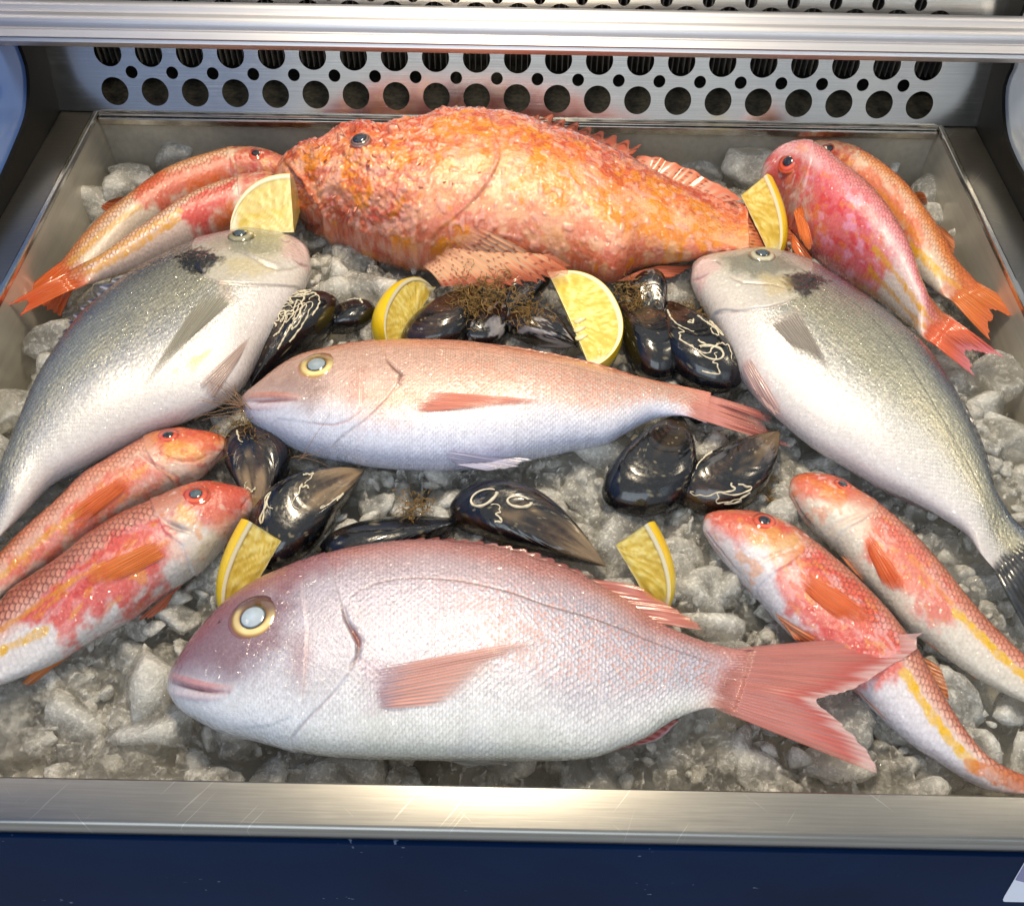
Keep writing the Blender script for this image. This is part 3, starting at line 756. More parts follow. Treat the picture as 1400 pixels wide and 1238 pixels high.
def eye(B, px, r_px, iris=((250, 225, 150), (190, 150, 70)), rim=(120, 70, 60), pupil=(30, 34, 40), pr=0.5, dome=0.30, sink=0.02, cloudy=False, tilt=0.3, line=0.72, vary=0.3, topk=0.0):
    p, n = B.hit(px); mpp = np.linalg.norm(p-CAM)/1300; r = r_px*mpp
    n = n*(1-tilt)+np.array([0, 0, 1.0])*tilt; n /= np.linalg.norm(n)
    A = np.cross(n, [0.3, 0.9, 0.1]); A /= np.linalg.norm(A); Bv = np.cross(n, A); upv = CU-n*(CU@n); upv /= np.linalg.norm(upv)
    sh = np.zeros(3)
    def cap(rad, prof, cols, nr, vary):
        nonlocal sh
        V = []; Cc = []
        for q in np.linspace(0, prof[-1][0], nr):
            z = np.interp(q, [c[0] for c in prof], [c[1] for c in prof])
            for a in np.linspace(0, 2*pi, 48, endpoint=False):
                dr = A*cos(a)+Bv*sin(a); V.append(p+dr*rad*q+n*z*rad+sh)
                k = 1-vary*(dr@upv)*sstep(0.3, 0.7, q)+vary*0.9*(vnoise(np.float64(a*3.5), np.float64(q*4))-0.5)
                cc = np.array([np.interp(q, [c[0] for c in cols], [lin(c[1])[x] for c in cols]) for x in range(3)])*max(k, 0.2)
                w_ = topk*sstep(-0.1, 0.9, dr@upv+0.5*(vnoise(np.float64(a*2+5), np.float64(q*3))-0.5))*sstep(pr, pr+0.1, q) if len(prof) > 10 else 0
                Cc.append(cc*(1-w_)+lin(rim)*0.6*w_)
        V = np.array(V); F = grid_faces(nr, 48, True)
        if np.dot(np.cross(V[F[60][1]]-V[F[60][0]], V[F[60][2]]-V[F[60][0]]), n) < 0: F = F[:, ::-1]
        return V, F, np.clip(np.array(Cc), 0, 1)
    q_ = np.linspace(0, 0.96, 12)
    prof = [(x, dome*np.sqrt(1-(x*0.93)**2)-0.12-sink) for x in q_]+[(1.0, 0.0-sink), (1.08, -0.02-sink), (1.18, -0.14-sink)]
    dk = tuple(int(x*line) for x in iris[1])
    V, F, Cc = cap(r, prof, [(0, dk), (pr, dk), (pr+0.05, iris[1]), (pr+0.14, iris[0]), (0.80, iris[0]), (0.90, iris[1]), (0.97, tuple(int(a*0.5+b*0.5) for a, b in zip(dk, rim))), (1.04, rim), (1.18, rim)], 30, vary)
    e = mesh_obj("eye", V, F, M['eye'], attrs=dict(Col=Cc*0.8)); child(e, B.root)
    z0 = dome*np.sqrt(1-(pr*0.93)**2)-0.12-sink
    prof = [(x*pr, z0+0.015+0.5*dome*(np.sqrt(1.05-x*x)-np.sqrt(0.05))*0.75) for x in np.linspace(0, 1, 9)]
    if cloudy: sh = -upv*r*0.10
    lt = tuple(min(255, int(x*1.12)) for x in pupil)
    V, F, Cc = cap(r, prof, [(0, lt), (pr*0.6, pupil), (pr*0.84, pupil), (pr*0.93, tuple(int(x*0.35) for x in pupil)), (pr, (14, 12, 12))], 12, 0.12)
    mesh_obj("pupil", V, F, M['eye'], e, attrs=dict(Col=Cc*0.85))
    return e
# ================================================================== the two pink sea bream
def paint_pink(spec):
    def f(B):
        B.col = grad(B.t+0.10*fbm(B.X, B.Y, 30, 2, 4), spec['stops'])
        hm = sstep(spec['hs']+0.03, spec['hs']-0.05, B.s)          # head
        n1 = fbm(B.X, B.Y, 12, 4, 11)
        B.col *= (1+0.07*n1)[:, None]
        for pts, c, so, rg, k in spec['patches']: patch(B, pts, c, so*1.7, rg, 8, k, len(pts))
        sd = plate(B, spec['operc'], 1.0, 16, 0.9); plate(B, spec['preop'], 0.5, 10, 0.9)
        body = sstep(-0.5, 1.5, sd)
        cheek = (1-body)*sstep(-0.2, 0.5, B.t+0.4)*sstep(0.10, 0.16, B.s)
        h, e, rid = do_scales(B, spec['p'], 0.52, body*(0.65+0.35*sstep(-0.4, 0.4, fbm(B.X, B.Y, 28, 2, 77)))*(1-0.35*sstep(0.45, 0.9, B.t)), 0.24, 0.30, None, 0, 0.22, 0.09)
        do_scales(B, spec['p']*0.85, 0.26, (1-body)*sstep(0.10, 0.17, B.s), 0.12, 0.14, None, 0, 0.15, 0.05)
        # rusty marks at the scale bases
        zone = sstep(*spec['spot_s'], B.s)*sstep(0.85, 0.35, np.abs(B.t-spec['spot_t'])/spec['spot_w'])
        blend(B, zone*body*sstep(0.35, 0.75, rid+0.25*fbm(B.X, B.Y, 25, 2, 6))*sstep(0.85, 0.35, e)*0.75, spec['spot_c'])
        back = sstep(-0.45, -0.75, B.t)*body
        blend(B, back*sstep(0.9, 0.4, e)*0.35, spec['spot_c'])
        for pts, d, w, c, k in spec['grooves']: groove(B, pts, d, w, c, k)
        for pts, hh, w, c, k in spec['ridges']: ridge(B, pts, hh, w, c, k)
        B.met = 0.22*sstep(0.9, 0.3, np.abs(B.t))*np.ones(B.n); B.rough = B.rough+0.08
        blend(B, sstep(0.90, 1.0, B.s+0.02*n1)*0.75, spec['tailc'])
    return f
D1 = [(231, 932), (234, 918), (243, 906), (268, 870), (296, 838), (318, 818), (350, 797), (386, 781), (443, 761), (507, 747), (579, 741), (646, 746), (700, 756), (744, 770), (787, 785), (851, 819), (894, 849), (937, 868), (989, 884), (1030, 889)]
V1 = [(231, 932), (230, 946), (243, 968), (271, 987), (307, 1003), (350, 1014), (421, 1031), (486, 1037), (557, 1039), (629, 1040), (680, 1040), (744, 1040), (809, 1035), (851, 1021), (886, 1006), (920, 984), (959, 969), (985, 968), (1005, 973)]
op1 = [(468, 828), (477, 856), (493, 881), (487, 909), (464, 938), (436, 966), (400, 1006), (385, 1060), (180, 1060), (180, 780), (440, 740)]
spec1 = dict(tailc=(190, 116, 108), stops=[(-1, (150, 92, 92)), (-0.8, (172, 120, 118)), (-0.64, (180, 158, 166)), (-0.38, (186, 178, 194)), (0.4, (200, 197, 210)), (0.75, (222, 222, 226)), (1, (214, 214, 206))], hs=0.26,
    patches=[([(231, 930), (243, 900), (268, 866), (296, 833), (325, 805), (360, 812), (395, 800), (400, 830), (385, 880), (360, 905), (330, 925), (300, 930), (270, 925)], (128, 82, 92), 7, 5, 0.75),
             ([(225, 900), (290, 820), (345, 785), (440, 752), (470, 770), (400, 800), (330, 820), (270, 880), (240, 925)], (150, 92, 104), 5, 4, 0.7),
             ([(230, 945), (300, 950), (380, 965), (420, 975), (410, 1015), (330, 1020), (250, 990), (225, 965)], (222, 226, 238), 8, 4, 0.8),
             ([(402, 870), (418, 866), (424, 900), (416, 940), (402, 930), (396, 900)], (160, 120, 128), 4, 2, 0.55),
             ([(496, 905), (540, 905), (548, 965), (505, 968)], (172, 140, 158), 5, 3, 0.5)],
    operc=op1, preop=[(420, 862), (419, 913), (415, 955), (400, 978), (370, 990), (300, 1000), (180, 1060), (180, 780), (410, 740)],
    p=4.1, spot_s=(0.36, 0.62), spot_t=-0.05, spot_w=0.75, spot_c=(206, 138, 120),
    grooves=[([(236, 934), (264, 941), (290, 946), (312, 946)], 1.1, 1.2, (120, 60, 66), 0.9), ([(468, 829), (473, 848), (482, 862), (490, 878), (488, 900), (479, 915)], 1.5, 1.3, (86, 42, 34), 0.9),
             ([(480, 858), (490, 874), (492, 884)], 0.6, 2.2, (150, 78, 60), 0.8), ([(479, 816), (507, 800), (557, 790), (629, 794), (700, 810), (744, 826), (809, 845), (851, 860), (894, 878), (980, 908)], 0.35, 0.8, (120, 84, 72), 0.75),
             ([(297, 851), (300, 848)], 0.8, 1.2, (50, 36, 40), 0.9), ([(420, 866), (418, 913), (414, 959)], 0.3, 0.6, (140, 110, 118), 0.5), ([(400, 1007), (436, 968), (464, 940)], 0.3, 0.7, (186, 150, 150), 0.4)],
    ridges=[([(233, 924), (262, 933), (292, 940), (314, 942)], 1.5, 2.4, (206, 142, 146), 0.85), ([(233, 945), (262, 951), (290, 953), (306, 951)], 1.1, 2.4, (222, 200, 208), 0.7)])
B1 = fish("sea_bream", "large pink sea bream lying along the front ledge, tail over a mullet", D1, V1, 0.030, 0.40, 560, 240, paint_pink(spec1), group="pink sea bream")
eye(B1, (348, 843), 32, ((224, 200, 140), (160, 122, 60)), (128, 88, 92), (176, 190, 202), 0.53, cloudy=True, line=0.7, vary=0.5, topk=0.85)
tb1 = [(990, 886), (982, 914), (974, 942), (968, 966)]
fin(B1, "tail_fin", tb1, [(1262, 866), (1250, 892), (1208, 918), (1165, 944), (1118, 958), (1140, 980), (1172, 1012), (1196, 1040), (1200, 1058)], 26, (196, 120, 112), (206, 138, 130), (206, 96, 90), 0.9, 0.75, c_base=(190, 130, 122), c_end=(228, 190, 188), zb=0.030, zt=0.034, fray=0.015, nv=60, surf=True, off=1.0, fade=0.22)
fin(B1, "pectoral_fin", [(505, 914), (512, 940), (518, 969)], [(780, 868), (700, 902), (620, 962)], 15, (232, 164, 148), (228, 192, 184), (232, 200, 190), 0.62, 0.15, c_base=(186, 160, 172), surf=True, off=1.6)
fin(B1, "dorsal_fin", [(800, 789), (835, 810), (870, 835), (896, 852)], [(872, 800), (915, 826), (948, 846), (965, 861)], 9, (202, 120, 108), (208, 138, 126), (214, 124, 100), 0.85, 0.4, zb=0.03, zt=0.034, corr=0.12)
fin(B1, "dorsal_spines", [(520, 745), (600, 741), (700, 755), (800, 788)], [(540, 738), (615, 735), (715, 749), (812, 786)], 14, (160, 92, 88), (186, 126, 120), None, 0.85, 0.6, zb=0.03, zt=0.031, nv=8, ragged=0.4)
fin(B1, "anal_fin", [(838, 1026), (880, 1010), (925, 982)], [(858, 1022), (900, 1010), (930, 984)], 8, (150, 70, 66), (190, 120, 120), (220, 190, 200), 0.9, 0.5, zb=0.026, zt=0.022)
fin(B1, "pelvic_fin", [(560, 1036), (585, 1037), (610, 1038)], [(710, 1041), (680, 1045), (640, 1048)], 7, (214, 212, 206), (196, 198, 196), None, 0.7, 0.4, zb=0.018, zt=0.014)

D2 = [(330, 550), (334, 542), (355, 527), (385, 503), (410, 489), (439, 481), (483, 473), (537, 468), (591, 468), (646, 471), (700, 480), (765, 491), (829, 506), (894, 521), (942, 530), (972, 537)]
V2 = [(330, 550), (331, 562), (337, 576), (353, 590), (388, 609), (415, 620), (456, 630), (510, 639), (564, 643), (619, 643), (673, 640), (739, 626), (781, 617), (829, 607), (855, 593), (894, 573), (933, 568), (966, 578)]
spec2 = dict(tailc=(214, 140, 126), stops=[(-1, (196, 122, 92)), (-0.8, (206, 142, 116)), (-0.5, (206, 168, 152)), (-0.1, (214, 178, 164)), (0.3, (220, 194, 188)), (0.6, (222, 220, 232)), (1, (206, 212, 236))], hs=0.30,
    patches=[([(340, 560), (400, 560), (440, 575), (490, 580), (520, 600), (460, 640), (340, 590)], (214, 220, 240), 8, 4, 0.85),
             ([(360, 530), (400, 505), (430, 515), (450, 535), (425, 560), (400, 540), (372, 535)], (146, 116, 108), 7, 6, 0.6),
             ([(480, 512), (496, 508), (496, 555), (478, 545)], (196, 128, 112), 5, 3, 0.5),
             ([(497, 545), (560, 520), (575, 560), (500, 575)], (216, 136, 100), 8, 6, 0.5),
             ([(620, 614), (680, 618), (730, 630), (680, 640), (628, 636)], (170, 160, 196), 4, 3, 0.6)],
    operc=[(527, 489), (551, 515), (529, 546), (504, 572), (456, 610), (420, 680), (280, 680), (280, 430), (500, 450)],
    preop=[(494, 510), (494, 554), (484, 571), (456, 581), (423, 578), (380, 572), (280, 600), (280, 430), (480, 450)],
    p=3.7, spot_s=(0.34, 0.5), spot_t=0.05, spot_w=0.8, spot_c=(214, 128, 98),
    grooves=[([(335, 549), (365, 549), (385, 547), (403, 547)], 1.0, 1.3, (150, 80, 76), 0.9), ([(528, 492), (538, 503), (550, 514), (546, 524)], 1.6, 1.4, (92, 50, 34), 0.9),
             ([(537, 483), (564, 476), (646, 478), (700, 487), (765, 498), (829, 513), (894, 530)], 0.3, 0.7, (160, 108, 86), 0.6), ([(423, 578), (456, 581), (484, 571), (494, 552), (495, 512)], 0.35, 0.7, (200, 130, 124), 0.6),
             ([(456, 608), (504, 570), (529, 546), (545, 528)], 0.3, 0.7, (190, 140, 124), 0.4)],
    ridges=[([(334, 543), (360, 540), (390, 541), (408, 544)], 1.3, 2.6, (214, 140, 120), 0.8), ([(333, 556), (362, 557), (390, 554)], 0.8, 2.4, (220, 196, 206), 0.7)])
B2 = fish("sea_bream", "slimmer pink sea bream in the middle of the display, among mussels", D2, V2, 0.032, 0.46, 440, 170, paint_pink(spec2), group="pink sea bream")
eye(B2, (434, 499), 25, ((226, 204, 140), (180, 146, 76)), (176, 130, 110), (150, 164, 172), 0.52, cloudy=True, line=0.75, vary=0.5, topk=0.6)
fin(B2, "tail_fin", [(944, 532), (940, 545), (938, 556), (938, 569)], [(1062, 570), (1055, 580), (1046, 578), (1060, 596), (1090, 615)], 20, (214, 134, 120), (222, 160, 148), (214, 120, 110), 0.85, 0.2, c_base=(214, 150, 134), zb=0.030, zt=0.018, fray=0.05, nv=40, surf=True, off=0.9, fade=0.22)
fin(B2, "pectoral_fin", [(572, 533), (568, 548), (570, 563)], [(790, 553), (700, 556), (620, 562)], 12, (224, 124, 100), (230, 156, 132), (230, 170, 150), 0.75, 0.12, c_base=(206, 140, 124), surf=True, off=1.4, fade=0.3, corr=0.2)
fin(B2, "dorsal_fin", [(590, 469), (680, 476), (770, 492), (860, 513)], [(610, 466), (700, 473), (790, 490), (875, 514)], 16, (200, 120, 90), (210, 150, 120), None, 0.85, 0.6, zb=0.032, zt=0.033, nv=8)
fin(B2, "pelvic_fin", [(596, 614), (610, 626), (628, 637)], [(735, 630), (710, 640), (670, 645)], 8, (196, 190, 214), (206, 204, 224), None, 0.75, 0.4, surf=True, off=1.2)

# ================================================================== the two silver bream
def paint_silver(spec):
    def f(B):
        B.col = grad(B.t+0.08*fbm(B.X, B.Y, 30, 2, 4), [(-1, (48, 54, 62)), (-0.90, (80, 92, 110)), (-0.76, (136, 148, 162)), (-0.48, (204, 203, 184)), (0.0, (226, 220, 192)), (0.4, (226, 224, 220)), (1, (226, 220, 222))])
        B.met = 0.72*sstep(0.8, 0.2, B.t)*np.ones(B.n)
        B.rough = 0.27+0.05*fbm(B.X, B.Y, 18, 3, 7)
        sd = plate(B, spec['operc'], 1.6, 16, 0.6)
        body = sstep(-0.5, 1.5, sd)
        # faint lengthwise lines
        B.col *= (1-0.24*body*sstep(0.1, 0.9, np.sin(B.T*2*pi/4.2))*sstep(0.6, 0.1, B.t))[:, None]
        do_scales(B, 3.1, 0.42, body*sstep(1.2, 0.2, B.t), 0.30, 0.22, None, 0, 0.14, 0.07, 0.8)
        spk = fbm(B.X, B.Y, 2.2, 2, 21); B.disp += 0.16*body*spk*sstep(0.5, 0.0, B.t)
        blend(B, (1-body)*0.5, (214, 206, 196)); B.met *= (0.35+0.65*body)
        for pts, c, so, rg, k in spec['patches']:
            m = patch(B, pts, c, so*1.0, rg, 2.6 if c[0] < 40 else 6, k, len(pts)); B.met *= (1-0.8*m)
        for pts, d, w, c, k in spec['grooves']: groove(B, pts, d, w, c, k)
        for pts, hh, w, c, k in spec['ridges']: ridge(B, pts, hh, w, c, k)
        tl = sstep(0.80, 1.0, B.s); B.col *= (1-0.25*tl)[:, None]
    return f
D3 = [(425, 356), (420, 338), (402, 325), (378, 318), (338, 314), (316, 318), (276, 329), (232, 347), (182, 373), (145, 402), (109, 434), (73, 482), (47, 525), (25, 576), (7, 620), (-12, 668), (-30, 700), (-48, 728)]
V3 = [(425, 356), (424, 372), (411, 405), (392, 438), (363, 482), (338, 525), (309, 551), (262, 574), (218, 591), (174, 612), (120, 638), (73, 662), (36, 698), (0, 733), (-16, 750), (-28, 762)]
spec3 = dict(operc=[(271, 362), (279, 378), (300, 387), (330, 389), (363, 390), (395, 393), (420, 390), (470, 400), (470, 290), (280, 300), (262, 340)],
    patches=[([(238, 352), (262, 340), (290, 344), (305, 352), (296, 362), (282, 372), (262, 376), (244, 366)], (22, 24, 26), 4, 5, 0.97),
             ([(300, 326), (350, 316), (395, 325), (392, 345), (360, 352), (320, 342)], (122, 124, 104), 6, 4, 0.75),
             ([(384, 328), (405, 324), (424, 345), (424, 375), (410, 362), (388, 352)], (214, 186, 182), 5, 3, 0.9),
             ([(305, 356), (340, 352), (380, 372), (350, 380), (310, 374)], (206, 190, 140), 6, 4, 0.6),
             ([(285, 330), (330, 322), (318, 338), (290, 344)], (150, 140, 120), 5, 3, 0.5),
             ([(242, 506), (262, 492), (284, 480), (282, 488), (262, 502)], (196, 186, 92), 3, 4, 0.65),
             ([(300, 386), (318, 390), (322, 412), (304, 412)], (176, 150, 130), 4, 4, 0.5)],
    grooves=[([(274, 366), (282, 379), (305, 388), (345, 390), (385, 392), (412, 391)], 0.6, 0.9, (150, 130, 118), 0.6), ([(315, 341), (340, 350), (366, 366), (392, 370), (415, 362)], 0.7, 1.3, (150, 140, 128), 0.6),
             ([(264, 362), (272, 370), (280, 374)], 1.5, 1.4, (20, 18, 20), 0.9), ([(384, 328), (392, 331), (398, 329)], 0.8, 1.0, (110, 90, 80), 0.7), ([(424, 366), (412, 362), (402, 356)], 1.2, 1.2, (160, 120, 124), 0.8)],
    ridges=[([(408, 330), (418, 342), (421, 356)], 1.4, 3.5, (222, 196, 194), 0.6), ([(330, 345), (358, 354), (384, 366)], 0.9, 3.0, (176, 172, 170), 0.5)])
B3 = fish("sea_bream", "silver sea bream on the left, a lemon wedge behind its eye", D3, V3, 0.034, 0.33, 430, 210, paint_silver(spec3), group="silver sea bream")
eye(B3, (329, 323), 17, ((150, 146, 120), (120, 112, 84)), (96, 92, 70), (70, 84, 92), 0.52, dome=0.5)
fin(B3, "pectoral_fin", [(284, 391), (300, 398), (316, 414)], [(188, 540), (212, 516), (262, 462)], 13, (140, 136, 122), (192, 188, 174), (160, 156, 142), 0.55, 0.35, surf=True, off=1.4)
fin(B3, "pelvic_fin", [(346, 455), (338, 470), (330, 484)], [(272, 525), (280, 538), (292, 545)], 8, (200, 172, 164), (216, 200, 192), None, 0.7, 0.4, surf=True, off=1.2)
fin(B3, "dorsal_fin", [(182, 373), (145, 402), (109, 434), (85, 466)], [(158, 380), (140, 388), (98, 432), (76, 462)], 9, (176, 180, 206), (200, 204, 226), None, 0.7, 0.5, zb=0.034, zt=0.040, ragged=0.55, fray=0.2)
fin(B3, "anal_fin", [(116, 640), (80, 656), (44, 686)], [(104, 652), (66, 668), (40, 692)], 8, (96, 98, 106), (130, 132, 140), None, 0.9, 0.6, zb=0.03, zt=0.024)
fin(B3, "tail_fin", [(-40, 715), (-28, 732), (-16, 750)], [(-150, 800), (-90, 830), (-80, 900)], 14, (70, 74, 80), (90, 94, 100), None, 0.9, 0.6, zb=0.034, zt=0.02)

D4 = [(945, 373), (949, 359), (967, 350), (1005, 345), (1047, 342), (1081, 350), (1118, 365), (1152, 386), (1194, 415), (1236, 449), (1270, 482), (1299, 524), (1324, 571), (1345, 625), (1360, 668), (1382, 704), (1402, 724), (1418, 738)]
V4 = [(945, 373), (946, 388), (955, 411), (971, 440), (992, 482), (1009, 516), (1030, 543), (1068, 579), (1110, 613), (1152, 638), (1194, 662), (1240, 682), (1285, 706), (1321, 730), (1341, 757), (1358, 776), (1370, 788)]
spec4 = dict(operc=[(1104, 385), (1098, 398), (1076, 414), (1050, 421), (1010, 426), (968, 430), (930, 430), (920, 330), (1100, 330), (1112, 365)],
    patches=[([(1070, 378), (1090, 372), (1120, 376), (1134, 384), (1118, 394), (1104, 408), (1086, 402), (1074, 392)], (24, 25, 27), 4, 5, 0.97),
             ([(985, 352), (1030, 344), (1075, 352), (1092, 368), (1060, 380), (1030, 378), (1000, 372)], (112, 114, 104), 6, 4, 0.8),
             ([(944, 372), (952, 356), (980, 356), (984, 366), (968, 380), (958, 410), (950, 400)], (222, 192, 190), 5, 3, 0.9),
             ([(1040, 376), (1075, 382), (1084, 400), (1050, 405), (1046, 392)], (206, 184, 128), 6, 4, 0.6),
             ([(1090, 352), (1130, 366), (1118, 372), (1094, 364)], (150, 128, 110), 5, 3, 0.6),
             ([(1048, 440), (1090, 420), (1100, 440), (1072, 456)], (176, 158, 150), 4, 4, 0.5),
             ([(1010, 495), (1024, 490), (1066, 570), (1050, 566)], (226, 192, 190), 5, 4, 0.7), ([(1152, 388), (1194, 416), (1236, 450), (1226, 452), (1180, 420), (1148, 396)], (110, 92, 92), 5, 4, 0.5)],
    grooves=[([(1100, 398), (1080, 412), (1050, 421), (1010, 426), (968, 430)], 0.6, 0.9, (160, 130, 128), 0.6), ([(996, 378), (1020, 388), (1050, 388), (1076, 396)], 0.6, 1.3, (160, 140, 134), 0.6),
             ([(1096, 394), (1104, 386), (1112, 382)], 1.4, 1.3, (20, 18, 20), 0.9), ([(986, 362), (980, 357), (974, 358)], 0.8, 1.0, (130, 100, 96), 0.7), ([(948, 384), (958, 380), (968, 374)], 1.2, 1.2, (180, 130, 134), 0.8),
             ([(1120, 384), (1152, 403), (1194, 437), (1236, 488), (1278, 554), (1320, 626), (1352, 690)], 0.35, 0.7, (60, 62, 64), 0.55)],
    ridges=[([(949, 372), (956, 360), (970, 356)], 1.4, 3.5, (228, 200, 200), 0.6)])
B4 = fish("sea_bream", "silver sea bream on the right, mouth against the orange fish", D4, V4, 0.034, 0.34, 430, 210, paint_silver(spec4), group="silver sea bream")
eye(B4, (1042, 350), 17, ((190, 184, 160), (140, 130, 104)), (104, 100, 84), (74, 86, 96), 0.52, dome=0.5)
fin(B4, "pectoral_fin", [(1089, 422), (1074, 434), (1056, 444)], [(1141, 518), (1126, 502), (1086, 478)], 11, (136, 128, 122), (192, 182, 172), (146, 138, 130), 0.6, 0.45, surf=True, off=1.4)
fin(B4, "pelvic_fin", [(1012, 500), (1018, 494), (1026, 490)], [(1050, 562), (1066, 572), (1070, 560)], 7, (216, 178, 172), (226, 204, 200), None, 0.7, 0.4, surf=True, off=1.2)
fin(B4, "tail_fin", [(1402, 724), (1382, 744), (1352, 770)], [(1500, 780), (1440, 820), (1412, 880)], 14, (60, 62, 66), (84, 86, 90), None, 0.95, 0.6, zb=0.034, zt=0.016, surf=True, off=0.9, fade=0.25)
fin(B4, "dorsal_fin", [(1310, 545), (1335, 598), (1356, 655)], [(1318, 548), (1344, 605), (1360, 662)], 9, (70, 72, 76), (100, 104, 110), None, 0.85, 0.5, zb=0.034, zt=0.034, nv=10)
fin(B4, "anal_fin", [(1190, 660), (1230, 678), (1280, 702)], [(1215, 676), (1250, 692), (1288, 708)], 8, (150, 120, 124), (196, 180, 184), None, 0.85, 0.5, zb=0.026, zt=0.02)

# ================================================================== the scorpionfish
D5 = [(377, 250), (381, 236), (392, 223), (415, 208), (437, 198), (453, 201), (463, 190), (480, 178), (505, 174), (532, 179), (554, 174), (586, 169), (605, 162), (624, 159), (673, 161), (717, 168), (743, 179), (786, 190), (829, 206), (871, 226), (917, 249), (957, 263), (1000, 275), (1022, 280)]
V5 = [(377, 250), (380, 270), (396, 292), (415, 314), (440, 334), (470, 350), (502, 364), (532, 372), (575, 378), (620, 380), (670, 384), (730, 386), (786, 385), (829, 390), (850, 385), (871, 371), (900, 363), (946, 357), (974, 347), (1000, 342), (1024, 338)]
def paint_scorp(B):
    X, Y = B.X, B.Y
    B.col = grad(B.t+0.12*fbm(X, Y, 26, 3, 4), [(-1, (190, 62, 28)), (-0.6, (212, 84, 36)), (-0.2, (226, 106, 50)), (0.15, (234, 136, 66)), (0.5, (240, 166, 104)), (0.8, (240, 160, 116)), (1, (216, 110, 76))])
    n1 = fbm(X, Y, 17, 3, 31); n2 = fbm(X, Y, 7, 3, 32); n3 = fbm(X, Y, 11, 4, 33); n4 = fbm(X, Y, 4.0, 3, 34)
    hd = sstep(0.47, 0.36, B.s+0.10*B.t)
    blend(B, sstep(0.12, 0.34, n1)*0.9*sstep(-0.75, -0.1, B.t), (232, 140, 10))            # ochre patches
    blend(B, sstep(0.16, 0.40, n3-0.15*n1)*0.5, (240, 176, 146))                            # pale pink mottling
    blend(B, sstep(0.16, 0.4, n2)*(0.65-0.45*sstep(0.0, 0.5, B.t)*(1-hd)), (190, 56, 30))                                      # red speckle
    blend(B, hd*sstep(0.05, 0.3, n4+0.4*n3)*0.38*sstep(-0.4, 0.3, B.t), (240, 186, 176))
    blend(B, hd*sstep(0.2, 0.4, n1+0.3*n4)*0.85, (234, 136, 10))
    blend(B, hd*sstep(0.22, 0.42, -n3+0.3*n4)*0.6, (198, 66, 40))
    blend(B, sstep(0.38, 0.5, fbm(X, Y, 3.0, 2, 36))*0.5*sstep(0.3, -0.6, B.t), (150, 70, 30))
    blend(B, sstep(0.34, 0.46, fbm(X, Y, 2.6, 2, 38))*0.22, (244, 206, 186))
    blend(B, (1-hd)*sstep(0.2, 0.5, fbm(X, Y, 13, 3, 39))*sstep(-0.1, 0.35, B.t)*0.6, (240, 186, 140))
    sd = plate(B, [(684, 215), (680, 228), (665, 254), (641, 281), (616, 303), (592, 325), (556, 350), (516, 372), (480, 400), (330, 400), (330, 130), (640, 120)], 1.8, 16, 0.9)
    m = sstep(3.4, 0.5, np.abs(sd+2.5))*sstep(-0.1, 0.3, B.t); blend(B, m*0.75, (222, 124, 98))
    groove(B, [(684, 216), (680, 228), (668, 252), (645, 279)], 1.0, 1.4, (120, 54, 28), 0.6)
    # jaws
    groove(B, [(388, 222), (402, 238), (415, 254), (430, 276), (438, 296)], 4.0, 2.2, (110, 36, 26), 0.9)
    ridge(B, [(392, 222), (406, 236), (420, 254), (434, 274), (446, 300)], 3.2, 3.0, (228, 122, 74), 0.8)
    groove(B, [(400, 232), (414, 246), (428, 262), (440, 284)], 0.9, 0.9, (150, 56, 36), 0.6)
    ridge(B, [(381, 246), (392, 262), (410, 284), (430, 306), (460, 330)], 2.6, 4.5, (222, 100, 62), 0.6)
    groove(B, [(400, 285), (430, 318), (480, 344), (530, 356)], 0.8, 1.6, (196, 90, 70), 0.4)
    d, _ = B.ld([(478, 210), (510, 206), (560, 214), (610, 220), (660, 214)]); B.disp += 1.8*np.exp(-(d/5)**2)
    d, _ = B.ld([(450, 250), (500, 262), (560, 262), (610, 254)]); B.disp += 1.4*np.exp(-(d/5)**2)
    d, _ = B.ld([(494, 196), (495, 197)]); B.disp += 2.5*np.exp(-(d/11)**2)-1.5*np.exp(-(d/6)**2)
    rough_skin = np.abs(fbm(X, Y, 5.5, 3, 41)); bumps = fbm(X, Y, 9, 3, 42)
    B.disp += hd*(1.7*bumps+1.6*rough_skin-0.6)+(1-hd)*(0.5*bumps+0.25*rough_skin)
    body = (1-hd)
    h, e, rid = do_scales(B, 3.4, 0.30, body*sstep(1.0, 0.5, B.t), 0.16, 0.10, None, 0, 0.25, 0.10, 1.2)
    B.disp += 0.16*fbm(X, Y, 1.8, 2, 44)
    # small skin flaps showing as pale round tags
    k = sstep(0.74, 0.8, vnoise(X/5.5, Y/5.5)); blend(B, k*0.7, (240, 168, 146)); B.disp += 0.8*k
    B.rough = 0.27+0.1*n2
B5 = fish("scorpionfish", "big mottled orange scorpionfish across the back of the display", D5, V5, 0.040, 0.50, 460, 220, paint_scorp, head=0.30, belly=0.5, tail_w=0.25)
eye(B5, (494, 196), 14, ((70, 66, 70), (150, 110, 96)), (180, 84, 56), (44, 52, 62), 0.66, dome=0.7, sink=-0.15)
fin(B5, "pectoral_fin", [(652, 306), (630, 326), (606, 348), (578, 372)], [(790, 376), (752, 392), (690, 402), (604, 398)], 19, (232, 170, 128), (232, 198, 166), (214, 110, 76), 0.9, 0.8, c_base=(226, 170, 140), surf=True, off=5.0, taper_off=False, spots=(8, (130, 26, 16)), corr=0.9, fray=0.07, nv=44, fade=0.3, bow=-0.03)
